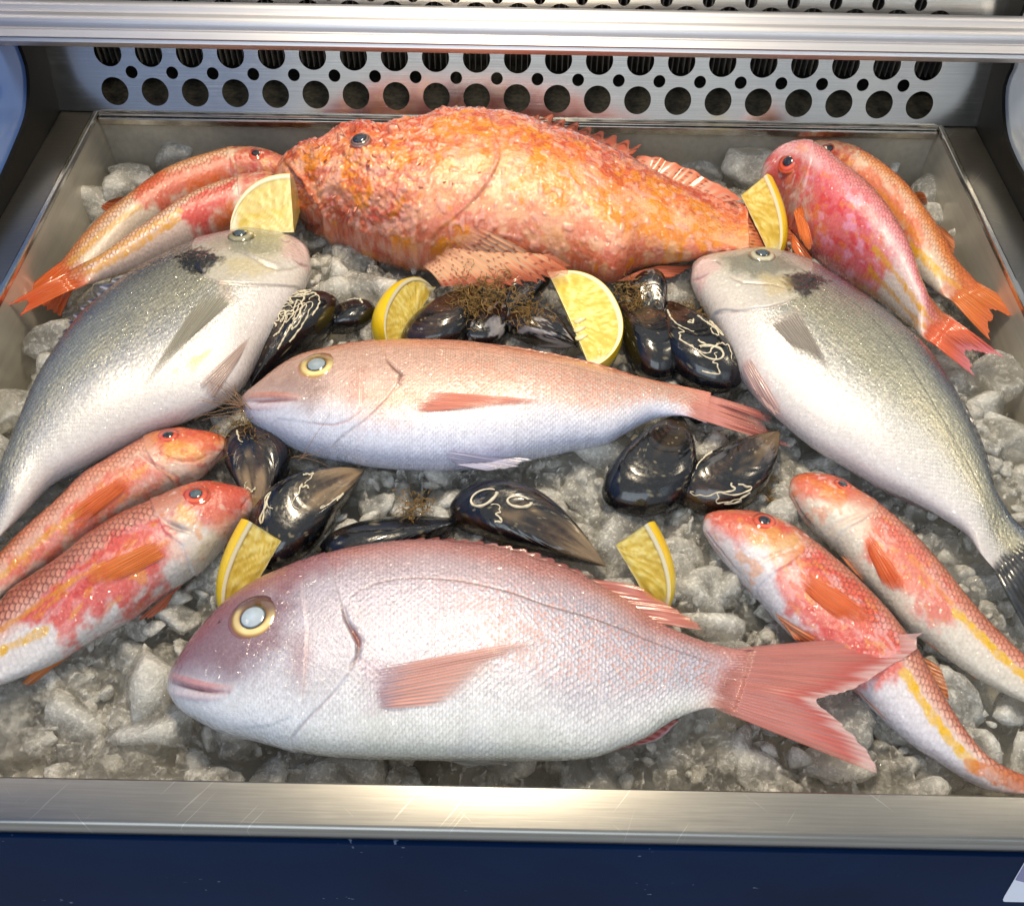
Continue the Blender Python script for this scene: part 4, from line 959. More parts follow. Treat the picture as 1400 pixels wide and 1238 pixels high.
fin(B5, "spiny_dorsal_fin", [(632, 166), (716, 176), (782, 197), (856, 222)], [(666, 148), (742, 153), (816, 174), (878, 196)], 12, (222, 108, 76), (228, 158, 130), (214, 120, 90), 0.95, 0.8, zb=0.042, zt=0.050, ragged=0.35, spots=(3, (100, 30, 16)), nv=22)
fin(B5, "soft_dorsal_fin", [(860, 230), (896, 248), (936, 264), (985, 278)], [(872, 212), (905, 216), (952, 234), (1018, 272)], 12, (226, 130, 96), (230, 170, 142), (222, 128, 92), 0.95, 0.85, zb=0.042, zt=0.052, spots=(5, (80, 22, 14)), nv=30)
fin(B5, "anal_fin", [(842, 384), (870, 372), (900, 364)], [(905, 380), (925, 378), (950, 362)], 8, (222, 106, 70), (228, 136, 100), None, 0.95, 0.8, zb=0.028, zt=0.02)
fin(B5, "tail_fin", [(1018, 282), (1022, 310), (1020, 338)], [(1080, 296), (1088, 316), (1078, 346)], 12, (222, 116, 76), (228, 150, 112), None, 0.95, 0.85, zb=0.036, zt=0.008, spots=(3, (130, 44, 24)))
# spines and skin flaps on the head
def head_flaps():
    rg = np.random.RandomState(5); V = []; F = []; n = 0
    spots_ = [(437, 198), (418, 207), (446, 199), (463, 191), (472, 184), (482, 179), (490, 176), (500, 174), (512, 175), (522, 177), (533, 180), (548, 175), (560, 173), (575, 170), (520, 190), (530, 196), (545, 186), (476, 215), (510, 212)]
    spots_ += [(rg.uniform(440, 660), rg.uniform(200, 290)) for _ in range(26)]
    for u_, v_ in spots_:
        p, nn = B5.hit((u_, v_+2)); ax = nn*1.0+rg.normal(0, 0.5, 3); ax /= np.linalg.norm(ax)
        sd_ = np.cross(ax, rg.normal(0, 1, 3)); sd_ /= np.linalg.norm(sd_); th_ = np.cross(ax, sd_)
        Lh = rg.uniform(0.004, 0.010)*(1.0 if v_ < 200 else 0.5); w_ = rg.uniform(0.0012, 0.0026)
        for fr, ww in ((-0.2, 1.0), (0.45, 0.9), (0.85, 0.5), (1.0, 0.08)):
            for s1, s2 in ((1, 0), (0, 0.3), (-1, 0), (0, -0.3)): V.append(p+ax*Lh*fr+sd_*w_*ww*s1+th_*w_*ww*s2)
        F.append(grid_faces(4, 4, True)+n); F.append(np.array([[n+12, n+13, n+14, n+15]])); n += 16
    V = np.array(V); k = np.repeat(rg.rand(len(spots_)), 16)[:, None]
    return V, np.vstack(F), lin((214, 90, 50))*(1-k)+lin((236, 170, 140))*k
V, F, Cc = head_flaps()
child(mesh_obj("skin_flaps", V, F, M['fish'], attrs=dict(Col=Cc, Rough=np.full(len(V), 0.3), Met=np.zeros(len(V))), kind="stuff"), B5.root)

# ================================================================== the red mullets
def paint_mullet(sp):
    def f(B):
        X, Y = B.X, B.Y
        B.col = grad(B.t+0.06*fbm(X, Y, 20, 2, 4), sp.get('stops', [(-1, (150, 66, 40)), (-0.72, (190, 104, 72)), (-0.4, (214, 150, 124)), (0.0, (226, 196, 180)), (0.4, (230, 220, 212)), (1, (228, 220, 208))]))
        for a in sp.get('patches', []): patch(B, a[0], a[1], a[2], a[3], 7, a[4], len(a[0])+int(a[0][0][0]))
        # fibrous mottling inside the red area
        if 'mott' in sp:
            for c, thr, k, sc, seed in sp['mott']:
                m = sstep(3, -5, B.sd(sp['mzone'])); blend(B, m*k*sstep(thr, thr+0.25, fbm(B.S*0.6, B.T, sc, 3, seed)), c)
        sd = plate(B, sp['operc'], 1.1, 9, 0.5); body = sstep(-0.5, 1.0, sd)
        p = sp.get('p', 6.0)
        upper = sstep(sp.get('sc_t', 0.25)+0.2, sp.get('sc_t', 0.25)-0.1, B.t+0.1*fbm(X, Y, 12, 2, 3))
        h, e, rid = do_scales(B, p, 0.5, body*(0.35+0.65*upper), 0.16, 0.16, None, 0, 0.22, 0.10, 0.9)
        blend(B, body*upper*sp.get('net', 0.6)*sstep(0.62, 0.95, e), sp.get('net_c', (140, 60, 30)))
        for pts, c, w, k in sp.get('stripes', []):
            m = stripe(B, pts, c, w*0.85, 1.4, 1.5, k*(0.75+0.5*(rid-0.3)), len(pts)+int(w))
        for pts, d, w, c, k in sp.get('grooves', []): groove(B, pts, d, w, c, k)
        for pts, hh, w, c, k in sp.get('ridges', []): ridge(B, pts, hh, w, c, k)
        for c, thr, k, sc, seed in sp.get('headmott', []): blend(B, (1-body)*k*sstep(thr, thr+0.3, fbm(X, Y, sc, 3, seed)), c)
        B.disp += 0.10*fbm(X, Y, 2.5, 2, 17)+(1-body)*0.35*fbm(X, Y, 6, 3, 19)
        B.rough = B.rough-0.04+0.08*fbm(X, Y, 9, 3, 23)
        blend(B, sstep(0.88, 1.0, B.s+0.05*fbm(X, Y, 8, 2, 3))*0.8, sp.get('tailc', (216, 112, 60)))
    return f
def mullet(label, D, V, zc, sp, rho=0.62, ns=330, nt=120, zt=None):
    return fish("red_mullet", label, D, V, zc, rho, ns, nt, paint_mullet(sp), group="red mullets", head=0.24, belly=0.42, tail_w=0.3, zt=zt)
RED, ORG, YEL = (206, 58, 40), (222, 98, 40), (226, 168, 24)
HM = [((226, 150, 60), 0.15, 0.6, 9, 51), ((196, 44, 24), 0.2, 0.6, 7, 52), ((236, 206, 180), 0.42, 0.6, 5, 53)]
RE = ((214, 96, 64), (190, 60, 40)); RR = (200, 84, 52)
# -- back left, upper
D_ = [(412, 232), (402, 224), (371, 209), (349, 204), (314, 207), (286, 213), (246, 226), (211, 243), (177, 266), (143, 291), (114, 320), (91, 349), (72, 374)]
V_ = [(412, 232), (405, 246), (375, 262), (330, 266), (300, 276), (262, 290), (222, 310), (178, 334), (136, 362), (108, 380), (86, 392)]
BM = mullet("red mullet at the back left, nearest the left wall", D_, V_, 0.020, dict(
    operc=[(308, 200), (316, 222), (318, 250), (312, 290), (440, 300), (440, 180), (330, 180)], p=6.2, sc_t=0.4, net=0.75, net_c=(164, 92, 34),
    stops=[(-1, (150, 70, 44)), (-0.6, (206, 122, 70)), (-0.2, (222, 158, 100)), (0.15, (230, 198, 172)), (1, (232, 214, 196))],
    patches=[([(180, 262), (230, 236), (300, 212), (330, 215), (325, 252), (270, 270), (220, 285), (190, 280)], (214, 76, 40), 6, 5, 0.85), ([(250, 245), (310, 235), (320, 250), (260, 268)], (222, 100, 20), 5, 4, 0.8),
             ([(322, 205), (352, 202), (410, 226), (408, 245), (350, 252), (326, 240)], (206, 88, 52), 5, 3, 0.9)],
    stripes=[([(190, 284), (150, 310), (120, 338), (95, 362)], (222, 160, 20), 3.0, 0.75)], headmott=HM, grooves=[([(318, 214), (322, 232), (318, 250)], 0.9, 1.0, (230, 200, 180), 0.7)]))
eye(BM, (350, 210), 9, RE, RR, (40, 36, 40), 0.6)
fin(BM, "tail_fin", [(92, 350), (100, 362), (108, 378)], [(20, 410), (50, 420), (82, 436)], 10, (206, 84, 26), (222, 112, 40), None, 0.95, 0.8, zb=0.02, zt=0.012, surf=True, fade=0.25)
fin(BM, "dorsal_fin", [(176, 267), (160, 278), (146, 290)], [(150, 274), (142, 278), (137, 283)], 6, (150, 70, 40), (190, 110, 70), None, 0.9, 0.7, zb=0.02, zt=0.026)
# -- back left, lower
D_ = [(400, 268), (394, 252), (380, 240), (357, 236), (326, 244), (286, 257), (251, 277), (217, 300), (177, 323), (137, 349), (103, 366), (84, 381)]
V_ = [(400, 268), (396, 286), (370, 300), (330, 314), (286, 328), (251, 342), (200, 362), (160, 377), (123, 388), (98, 398)]
BM = mullet("yellow striped red mullet at the back left with a bright red patch", D_, V_, 0.033, dict(
    operc=[(332, 236), (326, 262), (330, 290), (320, 330), (440, 330), (440, 220), (345, 220)], p=6.0, sc_t=0.45, net=0.85, net_c=(150, 84, 30),
    stops=[(-1, (150, 84, 50)), (-0.6, (206, 140, 90)), (-0.2, (222, 176, 140)), (0.2, (234, 206, 190)), (1, (236, 208, 196))],
    patches=[([(246, 282), (285, 258), (322, 246), (318, 272), (290, 304), (262, 314), (248, 300)], (222, 62, 56), 3, 4, 0.9), ([(286, 296), (318, 276), (318, 302), (290, 312)], (226, 104, 30), 3, 3, 0.9),
             ([(330, 238), (400, 240), (402, 290), (340, 300)], (204, 96, 66), 5, 3, 0.8)],
    stripes=[([(245, 288), (200, 314), (150, 344), (104, 370)], (222, 156, 20), 2.4, 0.75), ([(242, 300), (200, 328), (150, 358), (110, 378)], (226, 158, 24), 2.8, 0.85)], headmott=HM))
eye(BM, (377, 241), 8, RE, RR, (40, 36, 40), 0.6)
fin(BM, "tail_fin", [(108, 365), (112, 378), (120, 389)], [(4, 423), (36, 412), (24, 434)], 12, (206, 84, 24), (226, 116, 40), (214, 92, 40), 0.95, 0.85, zb=0.033, zt=0.030, bow=0.02, surf=True, fade=0.25)
fin(BM, "pelvic_fin", [(318, 302), (306, 312), (296, 322)], [(288, 332), (284, 334), (280, 334)], 6, (206, 96, 40), (222, 126, 60), None, 0.9, 0.7, zb=0.024, zt=0.02)
# -- back right, upper
D_ = [(1090, 212), (1096, 203), (1116, 197), (1140, 199), (1163, 206), (1192, 218), (1221, 238), (1247, 261), (1270, 288), (1291, 320), (1308, 354), (1331, 381), (1346, 395)]
V_ = [(1090, 212), (1094, 226), (1110, 245), (1140, 268), (1168, 292), (1200, 322), (1228, 350), (1252, 374), (1272, 392), (1292, 406), (1310, 414)]
BM = mullet("orange red mullet at the back right, half hidden by the pink one", D_, V_, 0.022, dict(
    operc=[(1178, 205), (1166, 226), (1150, 246), (1130, 275), (1060, 260), (1060, 180), (1160, 180)], p=6.0, sc_t=0.3, net=0.6, net_c=(170, 76, 26),
    stops=[(-1, (170, 76, 40)), (-0.6, (214, 112, 46)), (-0.1, (224, 140, 70)), (0.3, (228, 196, 170)), (1, (226, 214, 204))],
    patches=[([(1150, 215), (1200, 235), (1250, 290), (1270, 340), (1250, 345), (1210, 300), (1160, 258)], (222, 96, 40), 6, 6, 0.85), ([(1095, 205), (1150, 202), (1166, 222), (1140, 244), (1100, 235)], (212, 84, 44), 5, 3, 0.85)],
    stripes=[([(1236, 330), (1262, 352), (1290, 378), (1316, 398)], (234, 176, 10), 3.4, 0.9), ([(1200, 262), (1230, 296), (1256, 328)], (230, 150, 30), 3, 0.6)], headmott=HM))
eye(BM, (1133, 204), 10, RE, RR, (36, 34, 40), 0.55)
fin(BM, "tail_fin", [(1328, 380), (1312, 392), (1294, 405)], [(1404, 428), (1398, 440), (1362, 430), (1358, 452), (1358, 472)], 16, (222, 112, 50), (230, 146, 84), (226, 120, 70), 0.92, 0.75, zb=0.022, zt=0.026, fray=0.09, surf=True, fade=0.22)
fin(BM, "dorsal_fin", [(1248, 262), (1256, 271), (1264, 281)], [(1264, 264), (1267, 270), (1268, 278)], 5, (190, 96, 40), (214, 130, 70), None, 0.9, 0.6, zb=0.024, zt=0.034)
fin(BM, "rear_dorsal_fin", [(1283, 306), (1290, 320), (1298, 338)], [(1300, 322), (1306, 332), (1304, 346)], 6, (206, 120, 70), (222, 160, 120), None, 0.85, 0.6, zb=0.024, zt=0.03)
# -- back right, lower (pink)
D_ = [(1040, 236), (1046, 222), (1061, 212), (1087, 207), (1110, 210), (1140, 226), (1174, 247), (1203, 279), (1227, 311), (1247, 346), (1262, 389), (1285, 424), (1304, 438)]
V_ = [(1040, 236), (1042, 254), (1058, 268), (1080, 305), (1096, 338), (1116, 357), (1145, 372), (1174, 389), (1209, 413), (1241, 442), (1262, 462), (1276, 471)]
PK = [(1098, 235), (1130, 232), (1170, 262), (1200, 300), (1215, 350), (1205, 385), (1180, 385), (1130, 365), (1112, 330), (1096, 280)]
BM = mullet("magenta pink red mullet with big red eye at the back right", D_, V_, 0.038, dict(
    operc=[(1112, 208), (1106, 232), (1100, 258), (1086, 290), (1080, 330), (1000, 300), (1000, 190), (1100, 180)], p=5.4, sc_t=0.2, net=0.45, net_c=(140, 60, 36),
    stops=[(-1, (136, 62, 34)), (-0.65, (172, 92, 56)), (-0.3, (214, 120, 108)), (0.1, (226, 142, 150)), (0.5, (228, 190, 196)), (1, (224, 210, 204))],
    patches=[(PK, (222, 72, 86), 8, 7, 0.85), ([(1042, 230), (1060, 212), (1100, 212), (1106, 232), (1090, 262), (1060, 264), (1044, 250)], (208, 66, 58), 5, 3, 0.9)],
    mzone=PK, mott=[((236, 160, 190), 0.1, 0.7, 6, 61), ((214, 40, 50), 0.15, 0.6, 7, 62), ((232, 130, 60), 0.28, 0.6, 5, 63)],
    stripes=[([(1196, 340), (1226, 376), (1250, 410), (1274, 440)], (222, 162, 24), 2.2, 0.85), ([(1190, 368), (1216, 400), (1244, 430), (1266, 448)], (226, 160, 30), 2.4, 0.8)], headmott=[((226, 140, 90), 0.2, 0.5, 8, 51), ((236, 200, 200), 0.35, 0.6, 5, 53)],
    grooves=[([(1100, 236), (1092, 256), (1080, 268)], 0.8, 1.2, (236, 190, 170), 0.6)]), rho=0.66)
eye(BM, (1078, 221), 13, RE, RR, (40, 46, 60), 0.52)
fin(BM, "tail_fin", [(1288, 424), (1272, 440), (1256, 456)], [(1376, 492), (1356, 487), (1322, 484), (1330, 500), (1336, 518)], 16, (222, 92, 50), (230, 122, 84), (226, 130, 140), 0.92, 0.7, zb=0.038, zt=0.030, fray=0.06, surf=True, fade=0.22)
fin(BM, "pectoral_fin", [(1096, 276), (1090, 282), (1084, 290)], [(1112, 340), (1104, 346), (1094, 330)], 8, (222, 110, 50), (228, 136, 70), None, 0.95, 0.8, surf=True, off=1.6)
fin(BM, "pelvic_fin", [(1084, 318), (1082, 328), (1082, 340)], [(1112, 356), (1104, 360), (1092, 352)], 7, (218, 104, 50), (228, 132, 70), None, 0.95, 0.8, zb=0.03, zt=0.022)
# -- front left, upper
D_ = [(310, 606), (304, 595), (270, 588), (242, 586), (213, 592), (185, 606), (149, 627), (114, 649), (82, 681), (53, 706), (25, 731), (0, 757), (-30, 788), (-60, 818)]
V_ = [(310, 606), (306, 620), (291, 638), (270, 656), (249, 664), (199, 688), (142, 722), (89, 756), (36, 790), (0, 816), (-24, 836), (-46, 850)]
Z1 = [(200, 628), (150, 650), (100, 690), (60, 730), (20, 760), (0, 800), (40, 785), (110, 740), (180, 690), (230, 650)]
BM = mullet("red mullet at the front left, upper of the two below the silver bream", D_, V_, 0.024, dict(
    operc=[(196, 592), (200, 616), (214, 640), (236, 658), (250, 690), (360, 690), (360, 560), (200, 570)], p=5.4, sc_t=-0.1, net=0.5,
    stops=[(-1, (156, 66, 36)), (-0.65, (196, 104, 60)), (-0.3, (222, 150, 120)), (0.1, (228, 176, 156)), (1, (230, 206, 192))],
    patches=[(Z1, (220, 80, 54), 6, 6, 0.85), ([(164, 642), (140, 664), (90, 706), (110, 716), (168, 668), (190, 646)], (224, 108, 52), 5, 3, 0.75),
             ([(205, 594), (250, 584), (308, 596), (308, 618), (262, 634), (226, 626)], (220, 98, 48), 5, 3, 0.92), ([(228, 606), (262, 606), (276, 622), (250, 628), (226, 618)], (230, 172, 60), 4, 4, 0.75),
             ([(308, 612), (290, 640), (256, 660), (240, 640), (270, 634), (296, 618)], (228, 190, 172), 4, 2, 0.75)],
    mzone=Z1, mott=[((232, 150, 140), 0.1, 0.6, 6, 71), ((226, 150, 50), 0.3, 0.6, 5, 72)],
    stripes=[([(120, 690), (60, 734), (10, 780), (-30, 812)], (228, 164, 20), 2.2, 0.7)], headmott=[((226, 150, 60), 0.25, 0.4, 9, 51), ((206, 54, 34), 0.3, 0.5, 6, 52)],
    grooves=[([(180, 606), (196, 628), (226, 644), (240, 652)], 0.9, 1.2, (236, 206, 190), 0.7), ([(306, 614), (294, 632), (276, 648)], 0.8, 0.9, (150, 90, 80), 0.7), ([(214, 616), (236, 628), (262, 632), (284, 622)], 0.6, 1.0, (206, 110, 60), 0.5)]), rho=0.6)
eye(BM, (230, 595), 13, RE, RR, (46, 48, 52), 0.5, tilt=0.2)
fin(BM, "pectoral_fin", [(172, 646), (174, 654), (178, 664)], [(94, 700), (100, 712), (120, 712)], 9, (222, 100, 44), (230, 126, 70), None, 0.9, 0.6, surf=True, off=1.4, fade=0.3, corr=0.2)
# -- front left, lower
D_ = [(346, 688), (342, 671), (320, 663), (284, 659), (249, 667), (213, 684), (171, 702), (124, 731), (89, 759), (46, 787), (18, 805), (0, 824), (-40, 862), (-70, 885)]
V_ = [(346, 688), (343, 702), (320, 732), (284, 771), (256, 793), (213, 821), (178, 848), (124, 877), (71, 908), (0, 936), (-40, 948), (-66, 952)]
Z2 = [(225, 700), (170, 720), (120, 760), (60, 810), (28, 845), (60, 850), (80, 874), (120, 856), (180, 830), (225, 790), (240, 740)]
BM = mullet("red mullet at the front left edge with torn gill, lower of the two", D_, V_, 0.028, dict(
    operc=[(206, 682), (214, 704), (226, 728), (250, 745), (262, 780), (420, 780), (420, 640), (230, 640)], p=6.4, sc_t=-0.15, net=0.75, net_c=(120, 50, 26),
    stops=[(-1, (116, 48, 30)), (-0.7, (168, 88, 58)), (-0.35, (206, 136, 112)), (0.05, (226, 180, 168)), (0.4, (230, 222, 224)), (1, (222, 218, 220))],
    patches=[(Z2, (214, 70, 58), 4, 6, 0.9), ([(220, 735), (190, 744), (130, 768), (110, 792), (150, 790), (210, 766)], (224, 112, 46), 4, 4, 0.8),
             ([(249, 664), (300, 658), (346, 680), (342, 702), (316, 722), (280, 716), (252, 694)], (208, 74, 44), 5, 3, 0.92), ([(246, 690), (262, 700), (276, 718), (262, 724), (244, 708)], (228, 166, 50), 4, 4, 0.7),
             ([(280, 700), (312, 704), (322, 720), (300, 728)], (230, 140, 120), 5, 4, 0.6), ([(216, 730), (256, 736), (250, 764), (222, 770)], (232, 198, 188), 4, 4, 0.8),
             ([(340, 704), (318, 736), (284, 772), (262, 760), (300, 730)], (220, 206, 190), 4, 2, 0.7)],
    mzone=Z2, mott=[((228, 150, 150), 0.08, 0.65, 7, 81), ((226, 150, 40), 0.25, 0.6, 5, 82), ((196, 34, 34), 0.2, 0.5, 6, 83)],
    stripes=[([(140, 770), (80, 806), (30, 842), (0, 860)], (226, 150, 20), 1.8, 0.75), ([(60, 862), (20, 880), (0, 890), (-40, 905)], (232, 178, 16), 3.0, 0.9)], headmott=[((226, 140, 50), 0.3, 0.5, 8, 51), ((236, 206, 190), 0.45, 0.6, 5, 53)],
    grooves=[([(230, 714), (240, 720), (256, 726)], 2.0, 2.0, (40, 16, 14), 0.95), ([(214, 702), (228, 716), (262, 728), (270, 742)], 0.8, 1.2, (236, 210, 200), 0.7), ([(342, 704), (330, 718), (318, 736)], 0.7, 0.9, (170, 110, 100), 0.6), ([(344, 676), (332, 690), (330, 702)], 0.5, 0.8, (170, 60, 40), 0.6)]), rho=0.62, ns=360, nt=140)
eye(BM, (268, 676), 16, RE, RR, (84, 98, 104), 0.5)
fin(BM, "pectoral_fin", [(218, 736), (222, 748), (226, 760)], [(110, 786), (120, 800), (160, 796)], 10, (226, 116, 46), (230, 146, 80), None, 0.75, 0.5, surf=True, off=1.3)
fin(BM, "pelvic_fin", [(268, 782), (256, 790), (242, 800)], [(184, 850), (200, 848), (226, 832)], 8, (186, 90, 60), (206, 130, 100), None, 0.92, 0.7, zb=0.018, zt=0.012)
fin(BM, "anal_fin", [(96, 894), (76, 905), (50, 914)], [(44, 936), (36, 938), (26, 936)], 8, (214, 116, 40), (226, 150, 80), None, 0.9, 0.7, zb=0.018, zt=0.012)
# -- front right, left one (under the big tail)
D_ = [(961, 713), (968, 702), (999, 698), (1035, 701), (1070, 713), (1110, 739), (1157, 778), (1205, 826), (1237, 865), (1256, 893), (1284, 944), (1316, 996), (1347, 1032), (1379, 1051), (1402, 1060), (1425, 1068)]
V_ = [(961, 713), (963, 730), (983, 760), (1011, 792), (1043, 828), (1078, 866), (1125, 908), (1173, 949), (1213, 989), (1252, 1021), (1288, 1044), (1324, 1067), (1359, 1082), (1400, 1085), (1425, 1085)]
Z3 = [(1068, 770), (1100, 742), (1150, 780), (1200, 830), (1240, 880), (1232, 905), (1215, 930), (1170, 935), (1130, 895), (1085, 850), (1064, 800)]
BM = mullet("red mullet at the front right lying under the large pink bream's tail", D_, V_, 0.020, dict(
    operc=[(1106, 735), (1098, 755), (1080, 770), (1060, 782), (1020, 815), (990, 850), (900, 760), (900, 660), (1080, 680)], p=5.6, sc_t=-0.15, net=0.6, net_c=(130, 52, 30),
    stops=[(-1, (146, 66, 40)), (-0.65, (196, 110, 80)), (-0.3, (222, 160, 140)), (0.1, (230, 206, 200)), (0.4, (228, 222, 230)), (1, (218, 214, 226))],
    patches=[(Z3, (218, 76, 56), 5, 6, 0.88), ([(1090, 782), (1110, 782), (1180, 826), (1196, 846), (1150, 848), (1104, 812)], (224, 104, 48), 4, 4, 0.85),
             ([(962, 710), (975, 700), (1035, 702), (1080, 722), (1060, 744), (1010, 742), (975, 722)], (214, 82, 56), 5, 3, 0.92), ([(1022, 722), (1060, 720), (1100, 744), (1060, 760), (1032, 742)], (228, 176, 90), 5, 5, 0.6),
             ([(1090, 765), (1100, 770), (1094, 795), (1080, 790)], (234, 206, 196), 3, 3, 0.8)],
    mzone=Z3, mott=[((232, 170, 170), 0.12, 0.65, 6, 91), ((228, 150, 50), 0.35, 0.5, 5, 92), ((206, 40, 34), 0.25, 0.5, 6, 93)],
    stripes=[([(1236, 920), (1262, 960), (1296, 1006), (1330, 1046)], (236, 186, 14), 3.2, 0.95), ([(1330, 1046), (1380, 1066), (1425, 1076)], (222, 120, 40), 5, 0.8)], headmott=[((230, 150, 70), 0.3, 0.5, 8, 51), ((236, 206, 206), 0.4, 0.5, 5, 53)],
    grooves=[([(1104, 740), (1080, 752), (1050, 762), (1035, 775)], 0.9, 1.6, (236, 214, 200), 0.75), ([(965, 726), (985, 752), (1012, 784)], 0.7, 1.0, (170, 120, 120), 0.6)]), rho=0.56, ns=360, nt=130)
eye(BM, (1045, 712), 15, RE, RR, (44, 50, 60), 0.5, tilt=0.2)
fin(BM, "pectoral_fin", [(1096, 778), (1094, 792), (1098, 806)], [(1196, 842), (1180, 852), (1146, 848)], 10, (220, 96, 40), (228, 122, 66), None, 0.92, 0.6, surf=True, off=1.4, fade=0.3, corr=0.2)
fin(BM, "pelvic_fin", [(1058, 836), (1064, 846), (1074, 858)], [(1122, 872), (1104, 880), (1086, 876)], 8, (222, 146, 110), (230, 170, 136), (222, 120, 60), 0.9, 0.7, surf=True, off=2.0)
fin(BM, "anal_fin", [(1172, 942), (1190, 962), (1210, 982)], [(1230, 996), (1236, 1002), (1236, 1008)], 8, (214, 116, 50), (226, 146, 90), None, 0.95, 0.7, zb=0.020, zt=0.014)
fin(BM, "dorsal_fin", [(1258, 895), (1274, 922), (1292, 954)], [(1286, 912), (1294, 932), (1298, 956)], 8, (176, 96, 50), (206, 136, 90), None, 0.9, 0.6, zb=0.02, zt=0.022)
# -- front right, right one
D_ = [(1079, 664), (1085, 652), (1106, 647), (1142, 652), (1173, 671), (1205, 693), (1244, 727), (1284, 770), (1316, 810), (1347, 846), (1379, 877), (1402, 897), (1440, 930), (1470, 952)]
V_ = [(1079, 664), (1080, 678), (1094, 705), (1114, 729), (1142, 753), (1173, 788), (1207, 824), (1237, 857), (1268, 879), (1316, 914), (1363, 942), (1402, 960), (1440, 974), (1464, 980)]
Z4 = [(1184, 720), (1210, 705), (1260, 755), (1300, 800), (1306, 822), (1296, 852), (1270, 850), (1226, 800), (1190, 756)]
BM = mullet("red mullet at the front right nearest the right edge", D_, V_, 0.022, dict(
    operc=[(1200, 688), (1194, 700), (1178, 712), (1150, 728), (1120, 760), (1020, 720), (1020, 620), (1180, 640)], p=5.4, sc_t=-0.1, net=0.5, net_c=(150, 60, 36),
    stops=[(-1, (150, 70, 44)), (-0.65, (206, 126, 96)), (-0.25, (222, 150, 130)), (0.15, (230, 206, 190)), (0.4, (228, 218, 208)), (1, (214, 206, 192))],
    patches=[(Z4, (220, 88, 70), 5, 6, 0.8), ([(1186, 725), (1200, 735), (1240, 790), (1236, 808), (1206, 790), (1184, 752)], (224, 92, 44), 4, 4, 0.9),
             ([(1080, 662), (1092, 648), (1140, 652), (1176, 674), (1150, 690), (1110, 684), (1090, 690)], (218, 90, 54), 5, 3, 0.9), ([(1110, 655), (1150, 665), (1160, 684), (1120, 680)], (230, 150, 50), 5, 4, 0.6),
             ([(1150, 700), (1196, 694), (1186, 735), (1160, 730)], (232, 196, 180), 4, 4, 0.75)],
    mzone=Z4, mott=[((236, 180, 170), 0.1, 0.65, 6, 95), ((228, 150, 50), 0.25, 0.6, 5, 96)],
    stripes=[([(1308, 838), (1340, 868), (1372, 900), (1402, 925), (1440, 950)], (236, 186, 14), 3.0, 0.95), ([(1244, 760), (1280, 800), (1300, 824)], (230, 150, 60), 2, 0.5)], headmott=[((226, 120, 60), 0.3, 0.5, 8, 51), ((236, 206, 206), 0.4, 0.5, 5, 53)],
    grooves=[([(1196, 696), (1170, 706), (1146, 716), (1130, 728)], 0.9, 1.6, (236, 210, 190), 0.75), ([(1082, 674), (1094, 698), (1112, 722)], 0.8, 1.1, (130, 90, 90), 0.7)]), rho=0.58)
eye(BM, (1152, 662), 11, RE, RR, (56, 62, 70), 0.52, tilt=0.2)
fin(BM, "pectoral_fin", [(1186, 724), (1182, 734), (1184, 746)], [(1240, 800), (1226, 812), (1206, 796)], 9, (222, 94, 40), (228, 120, 66), None, 0.9, 0.6, surf=True, off=1.4, fade=0.3, corr=0.2)
fin(BM, "anal_fin", [(1266, 877), (1290, 893), (1312, 908)], [(1326, 918), (1334, 924), (1336, 930)], 7, (222, 130, 70), (230, 160, 110), None, 0.9, 0.7, zb=0.02, zt=0.014)
fin(BM, "pelvic_fin", [(1150, 758), (1160, 772), (1172, 786)], [(1178, 782), (1184, 790), (1186, 800)], 6, (222, 130, 80), (230, 160, 120), None, 0.9, 0.7, zb=0.022, zt=0.016)
